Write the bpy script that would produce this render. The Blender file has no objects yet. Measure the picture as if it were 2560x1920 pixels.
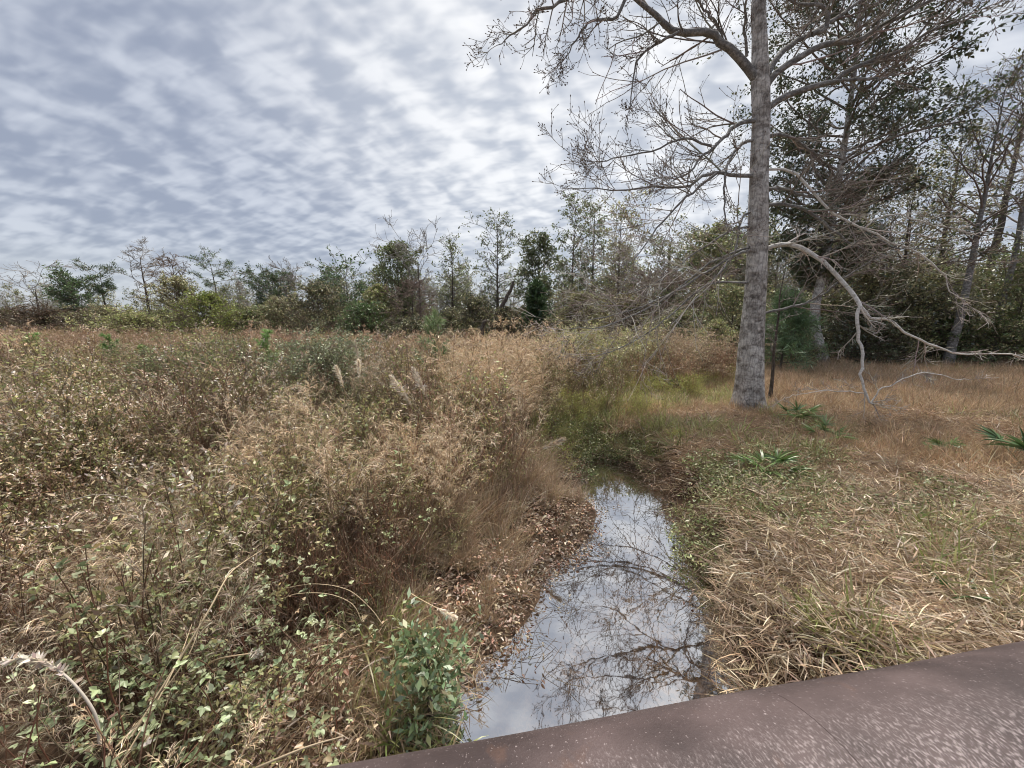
import bpy, math
import numpy as np
from mathutils import Vector

R = math.radians
rng = np.random.default_rng(7)
sc = bpy.context.scene
COL = sc.collection

# ------------------------------------------------------------------ camera geometry
CH, PITCH, F = 2.8, R(9.7), 962.0
CP, SP = math.cos(PITCH), math.sin(PITCH)

def ray(px, py):
    dx = (px - 1280) / F; dy = (py - 960) / F
    return np.array([dx, CP - dy * SP, -SP - dy * CP])

def ground(px, py, z=0.0):
    r = ray(px, py)
    return np.array([0, 0, CH]) + r * ((z - CH) / r[2])

def at(px, py, Y):
    r = ray(px, py)
    return np.array([0, 0, CH]) + r * (Y / r[1])

cam_d = bpy.data.cameras.new("camera")
cam = bpy.data.objects.new("camera", cam_d); COL.objects.link(cam)
cam.location = (0, 0, CH); cam.rotation_euler = (R(90) - PITCH, 0, 0)
cam_d.sensor_width = 36; cam_d.lens = 36 * F / 2560
cam_d.clip_start = 0.05; cam_d.clip_end = 5000
sc.camera = cam

# ------------------------------------------------------------------ mesh builder
def nrm(v):
    return v / np.maximum(np.linalg.norm(v, axis=-1, keepdims=True), 1e-9)

class MB:
    def __init__(s):
        s.v = []; s.c = []; s.q = []; s.m = []; s.n = 0
    def add(s, V, Q, C, mat=0):
        V = np.asarray(V, float).reshape(-1, 3); Q = np.asarray(Q, int).reshape(-1, 4)
        C = np.asarray(C, float)
        if C.ndim == 1: C = np.tile(C, (len(V), 1))
        s.v.append(V); s.c.append(C); s.q.append(Q + s.n); s.m.append(np.full(len(Q), mat)); s.n += len(V)
    def tubes(s, P, Rr, k, C, mat=0):
        """P (m,n,3), Rr (m,n) or (n,), C colour (3,) or (m,3)"""
        P = np.asarray(P, float)
        if P.ndim == 2: P = P[None]
        m, n, _ = P.shape
        if m == 0: return
        Rr = np.broadcast_to(np.asarray(Rr, float), (m, n))
        T = np.empty_like(P); T[:, 1:-1] = P[:, 2:] - P[:, :-2]; T[:, 0] = P[:, 1] - P[:, 0]; T[:, -1] = P[:, -1] - P[:, -2]
        T = nrm(T)
        mean = nrm(P[:, -1] - P[:, 0])
        ax = np.argmin(np.abs(mean), axis=1)
        ref = np.eye(3)[ax][:, None, :]
        A = nrm(np.cross(T, np.broadcast_to(ref, T.shape))); B = np.cross(T, A)
        th = np.arange(k) / k * 2 * math.pi
        V = P[:, :, None, :] + Rr[:, :, None, None] * (A[:, :, None, :] * np.cos(th)[None, None, :, None] + B[:, :, None, :] * np.sin(th)[None, None, :, None])
        idx = np.arange(m * n * k).reshape(m, n, k)
        a = idx[:, :-1, :]; b = idx[:, 1:, :]
        Q = np.stack([a, np.roll(a, -1, 2), np.roll(b, -1, 2), b], -1)
        C = np.asarray(C, float)
        if C.ndim == 2: C = np.repeat(C, n * k, axis=0)
        s.add(V, Q, C, mat)
    def leaves(s, p, d, L, W, C, rg, mat=0, fold=0.15, big=False, nr=None):
        m = len(p)
        if m == 0: return
        d = nrm(d); L = np.broadcast_to(L, (m,))[:, None]; W = np.broadcast_to(W, (m,))[:, None]
        if nr is None: nr = rg.normal(size=(m, 3)) + np.array([0, 0, .8])
        side = nrm(np.cross(d, nr)); up = np.cross(side, d)
        C = np.asarray(C, float)
        if C.ndim == 1: C = np.tile(C, (m, 1))
        if not big:
            V = np.stack([p, p + d * L * .45 + side * W * .5 + up * W * fold, p + d * L, p + d * L * .45 - side * W * .5 + up * W * fold], 1)
            s.add(V, np.arange(m * 4).reshape(m, 4), np.repeat(C, 4, axis=0), mat)
        else:
            u = up * W * fold; tip = p + d * L - up * L * .12
            V = np.stack([p, p + d * L * .28 + side * W * .46 + u, p + d * L * .66 + side * W * .38 + u, tip,
                          p + d * L * .66 - side * W * .38 + u, p + d * L * .28 - side * W * .46 + u], 1)
            i = np.arange(m)[:, None] * 6
            s.add(V, np.concatenate([i + np.array([[0, 1, 2, 3]]), i + np.array([[0, 3, 4, 5]])]), np.repeat(C, 6, axis=0), mat)
    def blades(s, p, d, L, W, C, rg, n=3, droop=.4, mat=0, taper=True):
        m = len(p)
        if m == 0: return
        d = nrm(d); L = np.broadcast_to(L, (m,)); W = np.broadcast_to(W, (m,)); droop = np.broadcast_to(droop, (m,))
        t = np.linspace(0, 1, n + 1)
        ctr = p[:, None, :] + d[:, None, :] * (L[:, None] * t)[..., None]
        ctr[..., 2] -= (droop * L)[:, None] * t ** 2
        side = nrm(np.cross(d, rg.normal(size=(m, 3))))
        w = (1 - t ** 1.6 * .92) if taper else np.interp(t, [0, .35, 1], [.35, 1, .08])
        off = side[:, None, :] * (W[:, None] * w * .5)[..., None]
        V = np.stack([ctr - off, ctr + off], 2)
        idx = np.arange(m * (n + 1) * 2).reshape(m, n + 1, 2)
        Q = np.stack([idx[:, :-1, 0], idx[:, :-1, 1], idx[:, 1:, 1], idx[:, 1:, 0]], -1)
        C = np.asarray(C, float)
        if C.ndim == 1: C = np.tile(C, (m, 1))
        s.add(V, Q, np.repeat(C, (n + 1) * 2, axis=0), mat)
    def mesh(s, name, mats, smooth=False):
        me = bpy.data.meshes.new(name)
        if s.n:
            V = np.concatenate(s.v); Q = np.concatenate(s.q); C = np.concatenate(s.c); M = np.concatenate(s.m)
            me.vertices.add(len(V)); me.vertices.foreach_set("co", V.astype(np.float32).ravel())
            me.loops.add(Q.size); me.loops.foreach_set("vertex_index", Q.astype(np.int32).ravel())
            me.polygons.add(len(Q)); me.polygons.foreach_set("loop_start", (np.arange(len(Q)) * 4).astype(np.int32))
            at_ = me.attributes.new("Col", 'FLOAT_COLOR', 'POINT')
            at_.data.foreach_set("color", np.concatenate([C, np.ones((len(C), 1))], 1).astype(np.float32).ravel())
            me.polygons.foreach_set("material_index", M.astype(np.int32))
            if smooth: me.polygons.foreach_set("use_smooth", np.ones(len(Q), bool))
            me.update(calc_edges=True); me.validate()
        for mt in mats: me.materials.append(mt)
        return me
    def build(s, name, mats, parent=None, smooth=False, origin=None):
        if not isinstance(mats, (list, tuple)): mats = [mats]
        if origin is not None:
            s.v = [v - np.asarray(origin) for v in s.v]
        o = bpy.data.objects.new(name, s.mesh(name, mats, smooth)); COL.objects.link(o)
        if parent: o.parent = parent
        elif origin is not None: o.location = origin
        return o

def thing(name, label, cat, loc, group=None):
    o = bpy.data.objects.new(name, None); COL.objects.link(o); o.location = loc
    o.empty_display_size = .2
    return tag(o, label, cat, group)
def tag(o, label, cat, group=None):
    o["label"] = label; o["category"] = cat
    if group: o["group"] = group
    return o
def kind(o, k, label=None, cat=None):
    o["kind"] = k
    if label: o["label"] = label
    if cat: o["category"] = cat
    return o

# ------------------------------------------------------------------ growth helpers
def grow(p, d, L, n, wander, up, rg):
    p = np.asarray(p, float).copy(); d = nrm(np.asarray(d, float)).copy()
    L = np.broadcast_to(L, (len(p),)); up = np.broadcast_to(up, (len(p),))
    out = [p.copy()]
    for i in range(n):
        d = d + rg.normal(size=d.shape) * wander; d[:, 2] += up; d = nrm(d)
        p = p + d * (L / n)[:, None]; out.append(p.copy())
    return np.stack(out, 1)

def interp(P, t, pi):
    n = P.shape[1] - 1
    x = np.clip(t * n, 0, n - 1e-6); i = x.astype(int); f = (x - i)[:, None]
    a = P[pi, i]; b = P[pi, i + 1]
    return a + (b - a) * f, nrm(b - a)

def kids(P, k, t0, t1, ang, rg, jit=.3):
    """k children per parent: start points, directions, parameter, parent index"""
    m = len(P); pi = np.repeat(np.arange(m), k); t = rg.uniform(t0, t1, m * k)
    p, T = interp(P, t, pi)
    pr = nrm(np.cross(T, rg.normal(size=T.shape)))
    a = (ang * (1 + rg.normal(size=m * k) * jit))[:, None]
    return p, nrm(T * np.cos(a) + pr * np.sin(a)), t, pi

def pick(pal, m, rg, var=.18):
    pal = np.asarray(pal, float)
    c = pal[rg.integers(0, len(pal), m)]
    return np.clip(c * (1 + rg.normal(size=(m, 1)) * var) * (1 + rg.normal(size=(m, 3)) * var * .25), .004, .95)

def spline(pts, n):
    P = np.asarray(pts, float); m = len(P)
    Q = np.vstack([2 * P[0] - P[1], P, 2 * P[-1] - P[-2]])
    ts = np.linspace(0, m - 1 - 1e-6, n); i = ts.astype(int); f = (ts - i)[:, None]
    a, b, c, d = Q[i], Q[i + 1], Q[i + 2], Q[i + 3]
    return .5 * (2 * b + (c - a) * f + (2 * a - 5 * b + 4 * c - d) * f ** 2 + (3 * b - a - 3 * c + d) * f ** 3)

# ------------------------------------------------------------------ palettes (albedo)
STRAW = [(.62, .50, .36), (.54, .425, .30), (.42, .32, .225), (.68, .585, .45)]
TAN = [(.48, .36, .23), (.42, .31, .20), (.54, .41, .28)]
ORANGE = [(.48, .345, .225), (.42, .295, .19), (.54, .41, .28), (.36, .25, .17)]
BROWN = [(.26, .185, .13), (.20, .14, .095), (.32, .235, .165)]
REDBR = [(.26, .13, .08), (.20, .11, .07), (.30, .17, .11)]
OLIVE = [(.28, .285, .115), (.24, .255, .095), (.32, .30, .13), (.33, .27, .13)]
YGREEN = [(.36, .40, .15), (.44, .44, .20), (.28, .34, .11)]
GREEN = [(.14, .21, .075), (.17, .24, .09), (.11, .16, .06)]
PALEG = [(.34, .39, .22), (.28, .33, .18), (.40, .44, .27), (.26, .28, .14)]
SEED = [(.66, .58, .48), (.58, .49, .39), (.72, .66, .58)]
DARKG = [(.075, .10, .05), (.095, .125, .06), (.06, .08, .04), (.12, .12, .065)]

# ------------------------------------------------------------------ materials
def new_mat(name):
    m = bpy.data.materials.new(name); m.use_nodes = True
    nt = m.node_tree; nt.nodes.clear()
    return m, nt, nt.nodes.new, nt.links.new

def plant_mat(name, inst=False, trans=.3, gloss=.05, rough=.4, var=.25):
    m, nt, N, K = new_mat(name)
    out = N("ShaderNodeOutputMaterial"); a = N("ShaderNodeAttribute"); a.attribute_name = "Col"
    col = a.outputs["Color"]
    if inst:
        t = N("ShaderNodeAttribute"); t.attribute_type = 'INSTANCER'; t.attribute_name = "tint"
        mx = N("ShaderNodeMix"); mx.data_type = 'RGBA'; mx.blend_type = 'MULTIPLY'; mx.inputs[0].default_value = 1
        K(col, mx.inputs[6]); K(t.outputs["Color"], mx.inputs[7]); col = mx.outputs[2]
    oi = N("ShaderNodeObjectInfo"); mr = N("ShaderNodeMapRange"); mr.inputs[3].default_value = 1 - var; mr.inputs[4].default_value = 1 + var
    K(oi.outputs["Random"], mr.inputs[0])
    hs = N("ShaderNodeHueSaturation"); K(mr.outputs[0], hs.inputs["Value"]); K(col, hs.inputs["Color"])
    d = N("ShaderNodeBsdfDiffuse"); tr = N("ShaderNodeBsdfTranslucent"); g = N("ShaderNodeBsdfGlossy"); g.inputs["Roughness"].default_value = rough
    K(hs.outputs[0], d.inputs[0]); K(hs.outputs[0], tr.inputs[0])
    m1 = N("ShaderNodeMixShader"); m1.inputs[0].default_value = trans; K(d.outputs[0], m1.inputs[1]); K(tr.outputs[0], m1.inputs[2])
    m2 = N("ShaderNodeMixShader"); m2.inputs[0].default_value = gloss; K(m1.outputs[0], m2.inputs[1]); K(g.outputs[0], m2.inputs[2])
    K(m2.outputs[0], out.inputs[0])
    return m

M_veg = plant_mat("plant_fibre", True)
M_vegd = plant_mat("bramble_leaf", True, gloss=.045, rough=.4)
M_leaf = plant_mat("leaf", False, trans=.3, gloss=.06)
M_leafd = plant_mat("glossy_evergreen_leaf", False, trans=.22, gloss=.09, rough=.3)
M_twig = plant_mat("twig_bark", False, trans=0.0, gloss=.0, var=.1)
M_twigi = plant_mat("far_twig_bark", True, trans=0.0, gloss=.0, var=.15)

def bark_mat(name, dark, mid, pale, scale=6., zs=.35, bump=.6, patch=.5, fis=.7):
    m, nt, N, K = new_mat(name)
    out = N("ShaderNodeOutputMaterial"); p = N("ShaderNodeBsdfPrincipled"); p.inputs["Roughness"].default_value = .9
    p.inputs["Specular IOR Level"].default_value = .15
    tc = N("ShaderNodeTexCoord"); mp = N("ShaderNodeMapping"); mp.inputs["Scale"].default_value = (1, 1, zs); K(tc.outputs["Object"], mp.inputs[0])
    n1 = N("ShaderNodeTexNoise"); n1.inputs["Scale"].default_value = scale * 3.5; n1.inputs["Detail"].default_value = 8; n1.inputs["Roughness"].default_value = .7
    K(mp.outputs[0], n1.inputs[0])
    mp2 = N("ShaderNodeMapping"); mp2.inputs["Scale"].default_value = (1, 1, 1.7); K(tc.outputs["Object"], mp2.inputs[0])
    n2 = N("ShaderNodeTexNoise"); n2.inputs["Scale"].default_value = scale; n2.inputs["Detail"].default_value = 6; n2.inputs["Roughness"].default_value = .65; n2.inputs["Distortion"].default_value = .4
    K(mp2.outputs[0], n2.inputs[0])
    r1 = N("ShaderNodeValToRGB"); r1.color_ramp.elements[0].position = .36; r1.color_ramp.elements[1].position = .62
    r1.color_ramp.elements[0].color = (*dark, 1); r1.color_ramp.elements[1].color = (*mid, 1); K(n1.outputs[0], r1.inputs[0])
    r2 = N("ShaderNodeValToRGB"); r2.color_ramp.elements[0].position = patch; r2.color_ramp.elements[1].position = patch + .12; K(n2.outputs[0], r2.inputs[0])
    mu = N("ShaderNodeMath"); mu.operation = 'MULTIPLY'; K(r2.outputs[0], mu.inputs[0]); K(n1.outputs[0], mu.inputs[1])
    mx = N("ShaderNodeMix"); mx.data_type = 'RGBA'; K(mu.outputs[0], mx.inputs[0]); K(r1.outputs[0], mx.inputs[6]); mx.inputs[7].default_value = (*pale, 1)
    mp3 = N("ShaderNodeMapping"); mp3.inputs["Scale"].default_value = (1, 1, .28); K(tc.outputs["Object"], mp3.inputs[0])
    vo = N("ShaderNodeTexVoronoi"); vo.feature = 'DISTANCE_TO_EDGE'; vo.inputs["Scale"].default_value = scale * 5; K(mp3.outputs[0], vo.inputs["Vector"])
    vr = N("ShaderNodeMapRange"); vr.inputs[1].default_value = .0; vr.inputs[2].default_value = .12; vr.inputs[3].default_value = .38; vr.inputs[4].default_value = 1.0; K(vo.outputs["Distance"], vr.inputs[0])
    mm = N("ShaderNodeMix"); mm.data_type = 'RGBA'; mm.blend_type = 'MULTIPLY'; mm.inputs[0].default_value = fis; K(mx.outputs[2], mm.inputs[6]); K(vr.outputs[0], mm.inputs[7])
    K(mm.outputs[2], p.inputs["Base Color"])
    ad = N("ShaderNodeMath"); ad.operation = 'ADD'; K(n1.outputs[0], ad.inputs[0]); K(n2.outputs[0], ad.inputs[1])
    b = N("ShaderNodeBump"); b.inputs["Strength"].default_value = bump; b.inputs["Distance"].default_value = .05; K(ad.outputs[0], b.inputs["Height"]); K(b.outputs[0], p.inputs["Normal"])
    K(p.outputs[0], out.inputs[0])
    return m

M_bark = bark_mat("lichen_grey_bark", (.16, .14, .125), (.50, .465, .43), (.92, .89, .85), 2.6, 1.1, .9, .44, .65)
M_bark2 = bark_mat("grey_brown_bark", (.06, .05, .042), (.16, .135, .115), (.34, .31, .28), 5, .3, .6, .55)
M_greybark = bark_mat("grey_branch_bark", (.13, .125, .118), (.25, .24, .228), (.50, .485, .47), 7, 1.0, .5, .48, .4)
M_palebark = bark_mat("pale_branch_bark", (.42, .39, .35), (.66, .63, .58), (.90, .87, .83), 7, 1.0, .4, .38, .25)

# ------------------------------------------------------------------ creek outline and terrain
LEFT = [(1150, 1843), (1170, 1737), (1200, 1676), (1271, 1649), (1299, 1615), (1343, 1554), (1377, 1499), (1377, 1460), (1415, 1416),
        (1460, 1383), (1499, 1333), (1515, 1277), (1479, 1244), (1463, 1190)]
RIGHT = [(1590, 1176), (1632, 1216), (1665, 1261), (1698, 1338), (1715, 1388), (1765, 1432), (1776, 1499), (1793, 1554), (1818, 1638), (1868, 1715)]
poly = [(-.35, -5), (-.32, 1.2)] + [tuple(ground(*p)[:2]) for p in LEFT] + [(1.55, 7.25), (1.85, 7.5)] + \
       [tuple(ground(*p)[:2]) for p in RIGHT] + [(1.85, 1.2), (1.9, -5)]
poly = np.array(poly)

def creek(x, y):
    """signed distance to the water's edge, negative over water"""
    x = np.asarray(x, float); y = np.asarray(y, float)
    P = np.stack([x.ravel(), y.ravel()], 1)
    d = np.full(len(P), 1e9); inside = np.zeros(len(P), bool)
    n = len(poly)
    for i in range(n):
        a, b = poly[i], poly[(i + 1) % n]
        ab = b - a; t = np.clip(((P - a) @ ab) / (ab @ ab), 0, 1)
        d = np.minimum(d, np.linalg.norm(P - a - t[:, None] * ab, axis=1))
        c = (a[1] > P[:, 1]) != (b[1] > P[:, 1])
        xi = a[0] + (P[:, 1] - a[1]) / (ab[1] if abs(ab[1]) > 1e-9 else 1e-9) * ab[0]
        inside ^= c & (P[:, 0] < xi)
    return np.where(inside, -d, d).reshape(x.shape)

def wob(x, y):
    return (.5 * np.sin(x * 1.7 + .6 * np.sin(y * 1.3)) * np.sin(y * 1.5 + 1) + .3 * np.sin(x * 3.9 + y * 2.3) + .2 * np.sin(x * 7.1 - y * 6.3 + 2))

def hz(x, y):
    x = np.asarray(x, float); y = np.asarray(y, float)
    d = creek(x, y)
    wid = np.where(x > .35 * (y - 1) + .9, .65, 1.25)     # the right bank is steeper than the left
    wid = np.where(y > 6.6, .95, wid)
    s = np.clip(d / wid, 0, 1); s = s * s * (3 - 2 * s)
    z = np.where(d < 0, np.maximum(d * .55, -.22) - .015, -.015 + .57 * s)
    return z + wob(x, y) * .035 * np.clip(np.abs(d) * 3, 0, 1) + np.clip(d - 1, 0, 6) * .012

def grid_axis():
    a = np.concatenate([np.arange(-8, 10, .11)])
    l = -8 - np.cumsum(.15 * 1.09 ** np.arange(95)); r = 9.9 + np.cumsum(.15 * 1.09 ** np.arange(95))
    return np.concatenate([l[::-1], a, r])
gx = grid_axis(); gy = np.concatenate([-5 - np.cumsum(.3 * 1.14 ** np.arange(58))[::-1], np.arange(-5, 11, .11), 11 + np.cumsum(.15 * 1.09 ** np.arange(95))])
X, Y = np.meshgrid(gx, gy, indexing='ij')
Z = hz(X, Y)
idx = np.arange(X.size).reshape(X.shape)
b = MB(); b.add(np.stack([X, Y, Z], -1), np.stack([idx[:-1, :-1], idx[1:, :-1], idx[1:, 1:], idx[:-1, 1:]], -1), (.1, .1, .1))

m, nt, N, K = new_mat("damp_soil")
out = N("ShaderNodeOutputMaterial"); p = N("ShaderNodeBsdfPrincipled"); p.inputs["Roughness"].default_value = .95; p.inputs["Specular IOR Level"].default_value = .1
tc = N("ShaderNodeTexCoord"); n1 = N("ShaderNodeTexNoise"); n1.inputs["Scale"].default_value = 9; n1.inputs["Detail"].default_value = 9; n1.inputs["Roughness"].default_value = .75; K(tc.outputs["Object"], n1.inputs[0])
r1 = N("ShaderNodeValToRGB"); r1.color_ramp.elements[0].color = (.030, .019, .013, 1); r1.color_ramp.elements[1].color = (.17, .11, .07, 1)
r1.color_ramp.elements[0].position = .38; r1.color_ramp.elements[1].position = .68; K(n1.outputs[0], r1.inputs[0])
n2 = N("ShaderNodeTexNoise"); n2.inputs["Scale"].default_value = .9; n2.inputs["Detail"].default_value = 4; K(tc.outputs["Object"], n2.inputs[0])
sx = N("ShaderNodeSeparateXYZ"); K(tc.outputs["Object"], sx.inputs[0])
# sandy bottom under water: by real height of the bed
lo = N("ShaderNodeMapRange"); lo.inputs[1].default_value = -.10; lo.inputs[2].default_value = -.2; K(sx.outputs[2], lo.inputs[0])
sr = N("ShaderNodeMapRange"); sr.inputs[1].default_value = .42; sr.inputs[2].default_value = .55; K(n2.outputs[0], sr.inputs[0])
n3 = N("ShaderNodeTexNoise"); n3.inputs["Scale"].default_value = 26; n3.inputs["Detail"].default_value = 6; n3.inputs["Roughness"].default_value = .7; K(tc.outputs["Object"], n3.inputs[0])
s3 = N("ShaderNodeMapRange"); s3.inputs[1].default_value = .44; s3.inputs[2].default_value = .54; K(n3.outputs[0], s3.inputs[0])
mu = N("ShaderNodeMath"); mu.operation = 'MULTIPLY'; K(lo.outputs[0], mu.inputs[0]); K(sr.outputs[0], mu.inputs[1])
mu2 = N("ShaderNodeMath"); mu2.operation = 'MULTIPLY'; K(mu.outputs[0], mu2.inputs[0]); K(s3.outputs[0], mu2.inputs[1])
mx = N("ShaderNodeMix"); mx.data_type = 'RGBA'; K(mu2.outputs[0], mx.inputs[0]); K(r1.outputs[0], mx.inputs[6]); mx.inputs[7].default_value = (.58, .49, .38, 1)
wet = N("ShaderNodeMapRange"); wet.inputs[1].default_value = .03; wet.inputs[2].default_value = .14; wet.inputs[3].default_value = .35; wet.inputs[4].default_value = .95; K(sx.outputs[2], wet.inputs[0]); K(wet.outputs[0], p.inputs["Roughness"])
K(mx.outputs[2], p.inputs["Base Color"])
bp = N("ShaderNodeBump"); bp.inputs["Strength"].default_value = .8; bp.inputs["Distance"].default_value = .04; K(n1.outputs[0], bp.inputs["Height"]); K(bp.outputs[0], p.inputs["Normal"]); K(p.outputs[0], out.inputs[0])
gr = b.build("ground", m, smooth=True); kind(gr, "structure")

# water
m, nt, N, K = new_mat("creek_water")
out = N("ShaderNodeOutputMaterial"); gl = N("ShaderNodeBsdfGlossy"); gl.inputs["Roughness"].default_value = .02; gl.inputs[0].default_value = (.95, .97, 1, 1)
tr = N("ShaderNodeBsdfTransparent"); tr.inputs[0].default_value = (.72, .60, .46, 1)
mix = N("ShaderNodeMixShader"); fr = N("ShaderNodeFresnel"); fr.inputs[0].default_value = 1.33
mr = N("ShaderNodeMapRange"); mr.inputs[1].default_value = .02; mr.inputs[2].default_value = .3; mr.inputs[3].default_value = .57; mr.inputs[4].default_value = .97; K(fr.outputs[0], mr.inputs[0])
tc = N("ShaderNodeTexCoord"); n1 = N("ShaderNodeTexNoise"); n1.inputs["Scale"].default_value = 3.0; n1.inputs["Detail"].default_value = 3; K(tc.outputs["Object"], n1.inputs[0])
bp = N("ShaderNodeBump"); bp.inputs["Strength"].default_value = .05; bp.inputs["Distance"].default_value = .02; K(n1.outputs[0], bp.inputs["Height"])
K(bp.outputs[0], gl.inputs["Normal"])
K(mr.outputs[0], mix.inputs[0]); K(tr.outputs[0], mix.inputs[1]); K(gl.outputs[0], mix.inputs[2]); K(mix.outputs[0], out.inputs[0])
b = MB()
wx = np.linspace(-4, 4.5, 18); wy = np.linspace(-5.5, 9.5, 30); WX, WY = np.meshgrid(wx, wy, indexing='ij'); idx = np.arange(WX.size).reshape(WX.shape)
b.add(np.stack([WX, WY, WX * 0], -1), np.stack([idx[:-1, :-1], idx[1:, :-1], idx[1:, 1:], idx[:-1, 1:]], -1), (.1, .1, .1))
wa = b.build("water", m); kind(wa, "structure")

# ------------------------------------------------------------------ world: overcast altocumulus
SUN_EL, SUN_AZ = R(71), R(20)          # azimuth to the right of the view direction
sd = np.array([math.cos(SUN_EL) * math.sin(SUN_AZ), math.cos(SUN_EL) * math.cos(SUN_AZ), math.sin(SUN_EL)])
w = bpy.data.worlds.new("World"); sc.world = w; w.use_nodes = True
nt = w.node_tree; nt.nodes.clear(); N = nt.nodes.new; K = nt.links.new
def math_(op, a, b_=None, clamp=False):
    n = N("ShaderNodeMath"); n.operation = op; n.use_clamp = clamp
    for i, v in enumerate((a, b_)):
        if v is None: continue
        if isinstance(v, (int, float)): n.inputs[i].default_value = v
        else: K(v, n.inputs[i])
    return n.outputs[0]
def rng_(x, a, b_, c, d, smooth=False):
    n = N("ShaderNodeMapRange"); n.interpolation_type = 'SMOOTHSTEP' if smooth else 'LINEAR'
    n.inputs[1].default_value = a; n.inputs[2].default_value = b_; n.inputs[3].default_value = c; n.inputs[4].default_value = d; K(x, n.inputs[0]); return n.outputs[0]
def mixc(f, a, b_):
    n = N("ShaderNodeMix"); n.data_type = 'RGBA'; n.clamp_factor = True
    for i, v in ((0, f), (6, a), (7, b_)):
        if isinstance(v, tuple): n.inputs[i].default_value = (*v, 1)
        elif isinstance(v, (int, float)): n.inputs[i].default_value = v
        else: K(v, n.inputs[i])
    return n.outputs[2]
tc = N("ShaderNodeTexCoord"); sx = N("ShaderNodeSeparateXYZ"); K(tc.outputs["Generated"], sx.inputs[0])
zz = math_('MAXIMUM', sx.outputs[2], 0.0); zz = math_('ADD', zz, .34)
u = math_('DIVIDE', sx.outputs[0], zz); v = math_('DIVIDE', sx.outputs[1], zz)
cb = N("ShaderNodeCombineXYZ"); K(u, cb.inputs[0]); K(v, cb.inputs[1])
def cloud(scale, rot, stretch, detail, rough, dist, off=(0, 0, 0)):
    m1 = N("ShaderNodeMapping"); m1.inputs["Rotation"].default_value = (0, 0, R(rot)); K(cb.outputs[0], m1.inputs[0])
    mp = N("ShaderNodeMapping"); mp.inputs["Scale"].default_value = (1, stretch, 1); mp.inputs["Location"].default_value = off
    K(m1.outputs[0], mp.inputs[0])
    n = N("ShaderNodeTexNoise"); n.inputs["Scale"].default_value = scale; n.inputs["Detail"].default_value = detail; n.inputs["Roughness"].default_value = rough; n.inputs["Distortion"].default_value = dist
    K(mp.outputs[0], n.inputs[0]); return n.outputs[0]
c1 = cloud(10.5, 32, .58, 2.5, .45, .35)                   # rolls of cloud
c2 = cloud(21, 100, .50, 2.5, .45, .25, (3, 1, 0))       # cells
c3 = cloud(1.6, 20, .6, 3, .5, .3, (5, 2, 0))          # broad bright and dull areas
s = math_('ADD', math_('MULTIPLY', c1, .5), math_('MULTIPLY', c2, .5))
s = math_('ADD', s, math_('MULTIPLY', math_('SUBTRACT', c3, .5), .30))
cov = rng_(s, .35, .66, 0, 1, True)
vd = N("ShaderNodeVectorMath"); vd.operation = 'DOT_PRODUCT'; K(tc.outputs["Generated"], vd.inputs[0]); vd.inputs[1].default_value = tuple(nrm(np.array([.2, 1, .72])))
glow = rng_(vd.outputs["Value"], .70, .99, 0, 1, True)
dark = mixc(glow, (.315, .352, .445), (.53, .565, .63))
light = mixc(glow, (.60, .635, .71), (.98, .98, .98))
ccol = mixc(cov, dark, light)
hor = rng_(sx.outputs[2], .02, .16, 1, 0, True)
ccol = mixc(math_('MULTIPLY', hor, .62), ccol, (.60, .64, .69))
sky = N("ShaderNodeTexSky"); sky.sky_type = 'NISHITA'; sky.sun_disc = False; sky.sun_elevation = SUN_EL; sky.sun_rotation = SUN_AZ
bg1 = N("ShaderNodeBackground"); K(sky.outputs[0], bg1.inputs[0]); bg1.inputs[1].default_value = .05
bg2 = N("ShaderNodeBackground"); K(ccol, bg2.inputs[0]); bg2.inputs[1].default_value = .238
mxs = N("ShaderNodeMixShader"); mxs.inputs[0].default_value = .93; K(bg1.outputs[0], mxs.inputs[1]); K(bg2.outputs[0], mxs.inputs[2])
wo = N("ShaderNodeOutputWorld"); K(mxs.outputs[0], wo.inputs[0])

sl = bpy.data.lights.new("sun", 'SUN'); sl.energy = 1.5; sl.angle = R(28); sl.color = (1, .94, .84)
so = bpy.data.objects.new("sun", sl); COL.objects.link(so)
so.rotation_euler = Vector(tuple(-sd)).to_track_quat('-Z', 'Y').to_euler(); so.location = (0, 0, 30)

# ------------------------------------------------------------------ instanced ground cover ("stuff")
def proto_collection(name, meshes):
    c = bpy.data.collections.new(name)
    for i, me in enumerate(meshes):
        c.objects.link(bpy.data.objects.new("%s_%02d" % (name, i), me))
    return c

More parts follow.
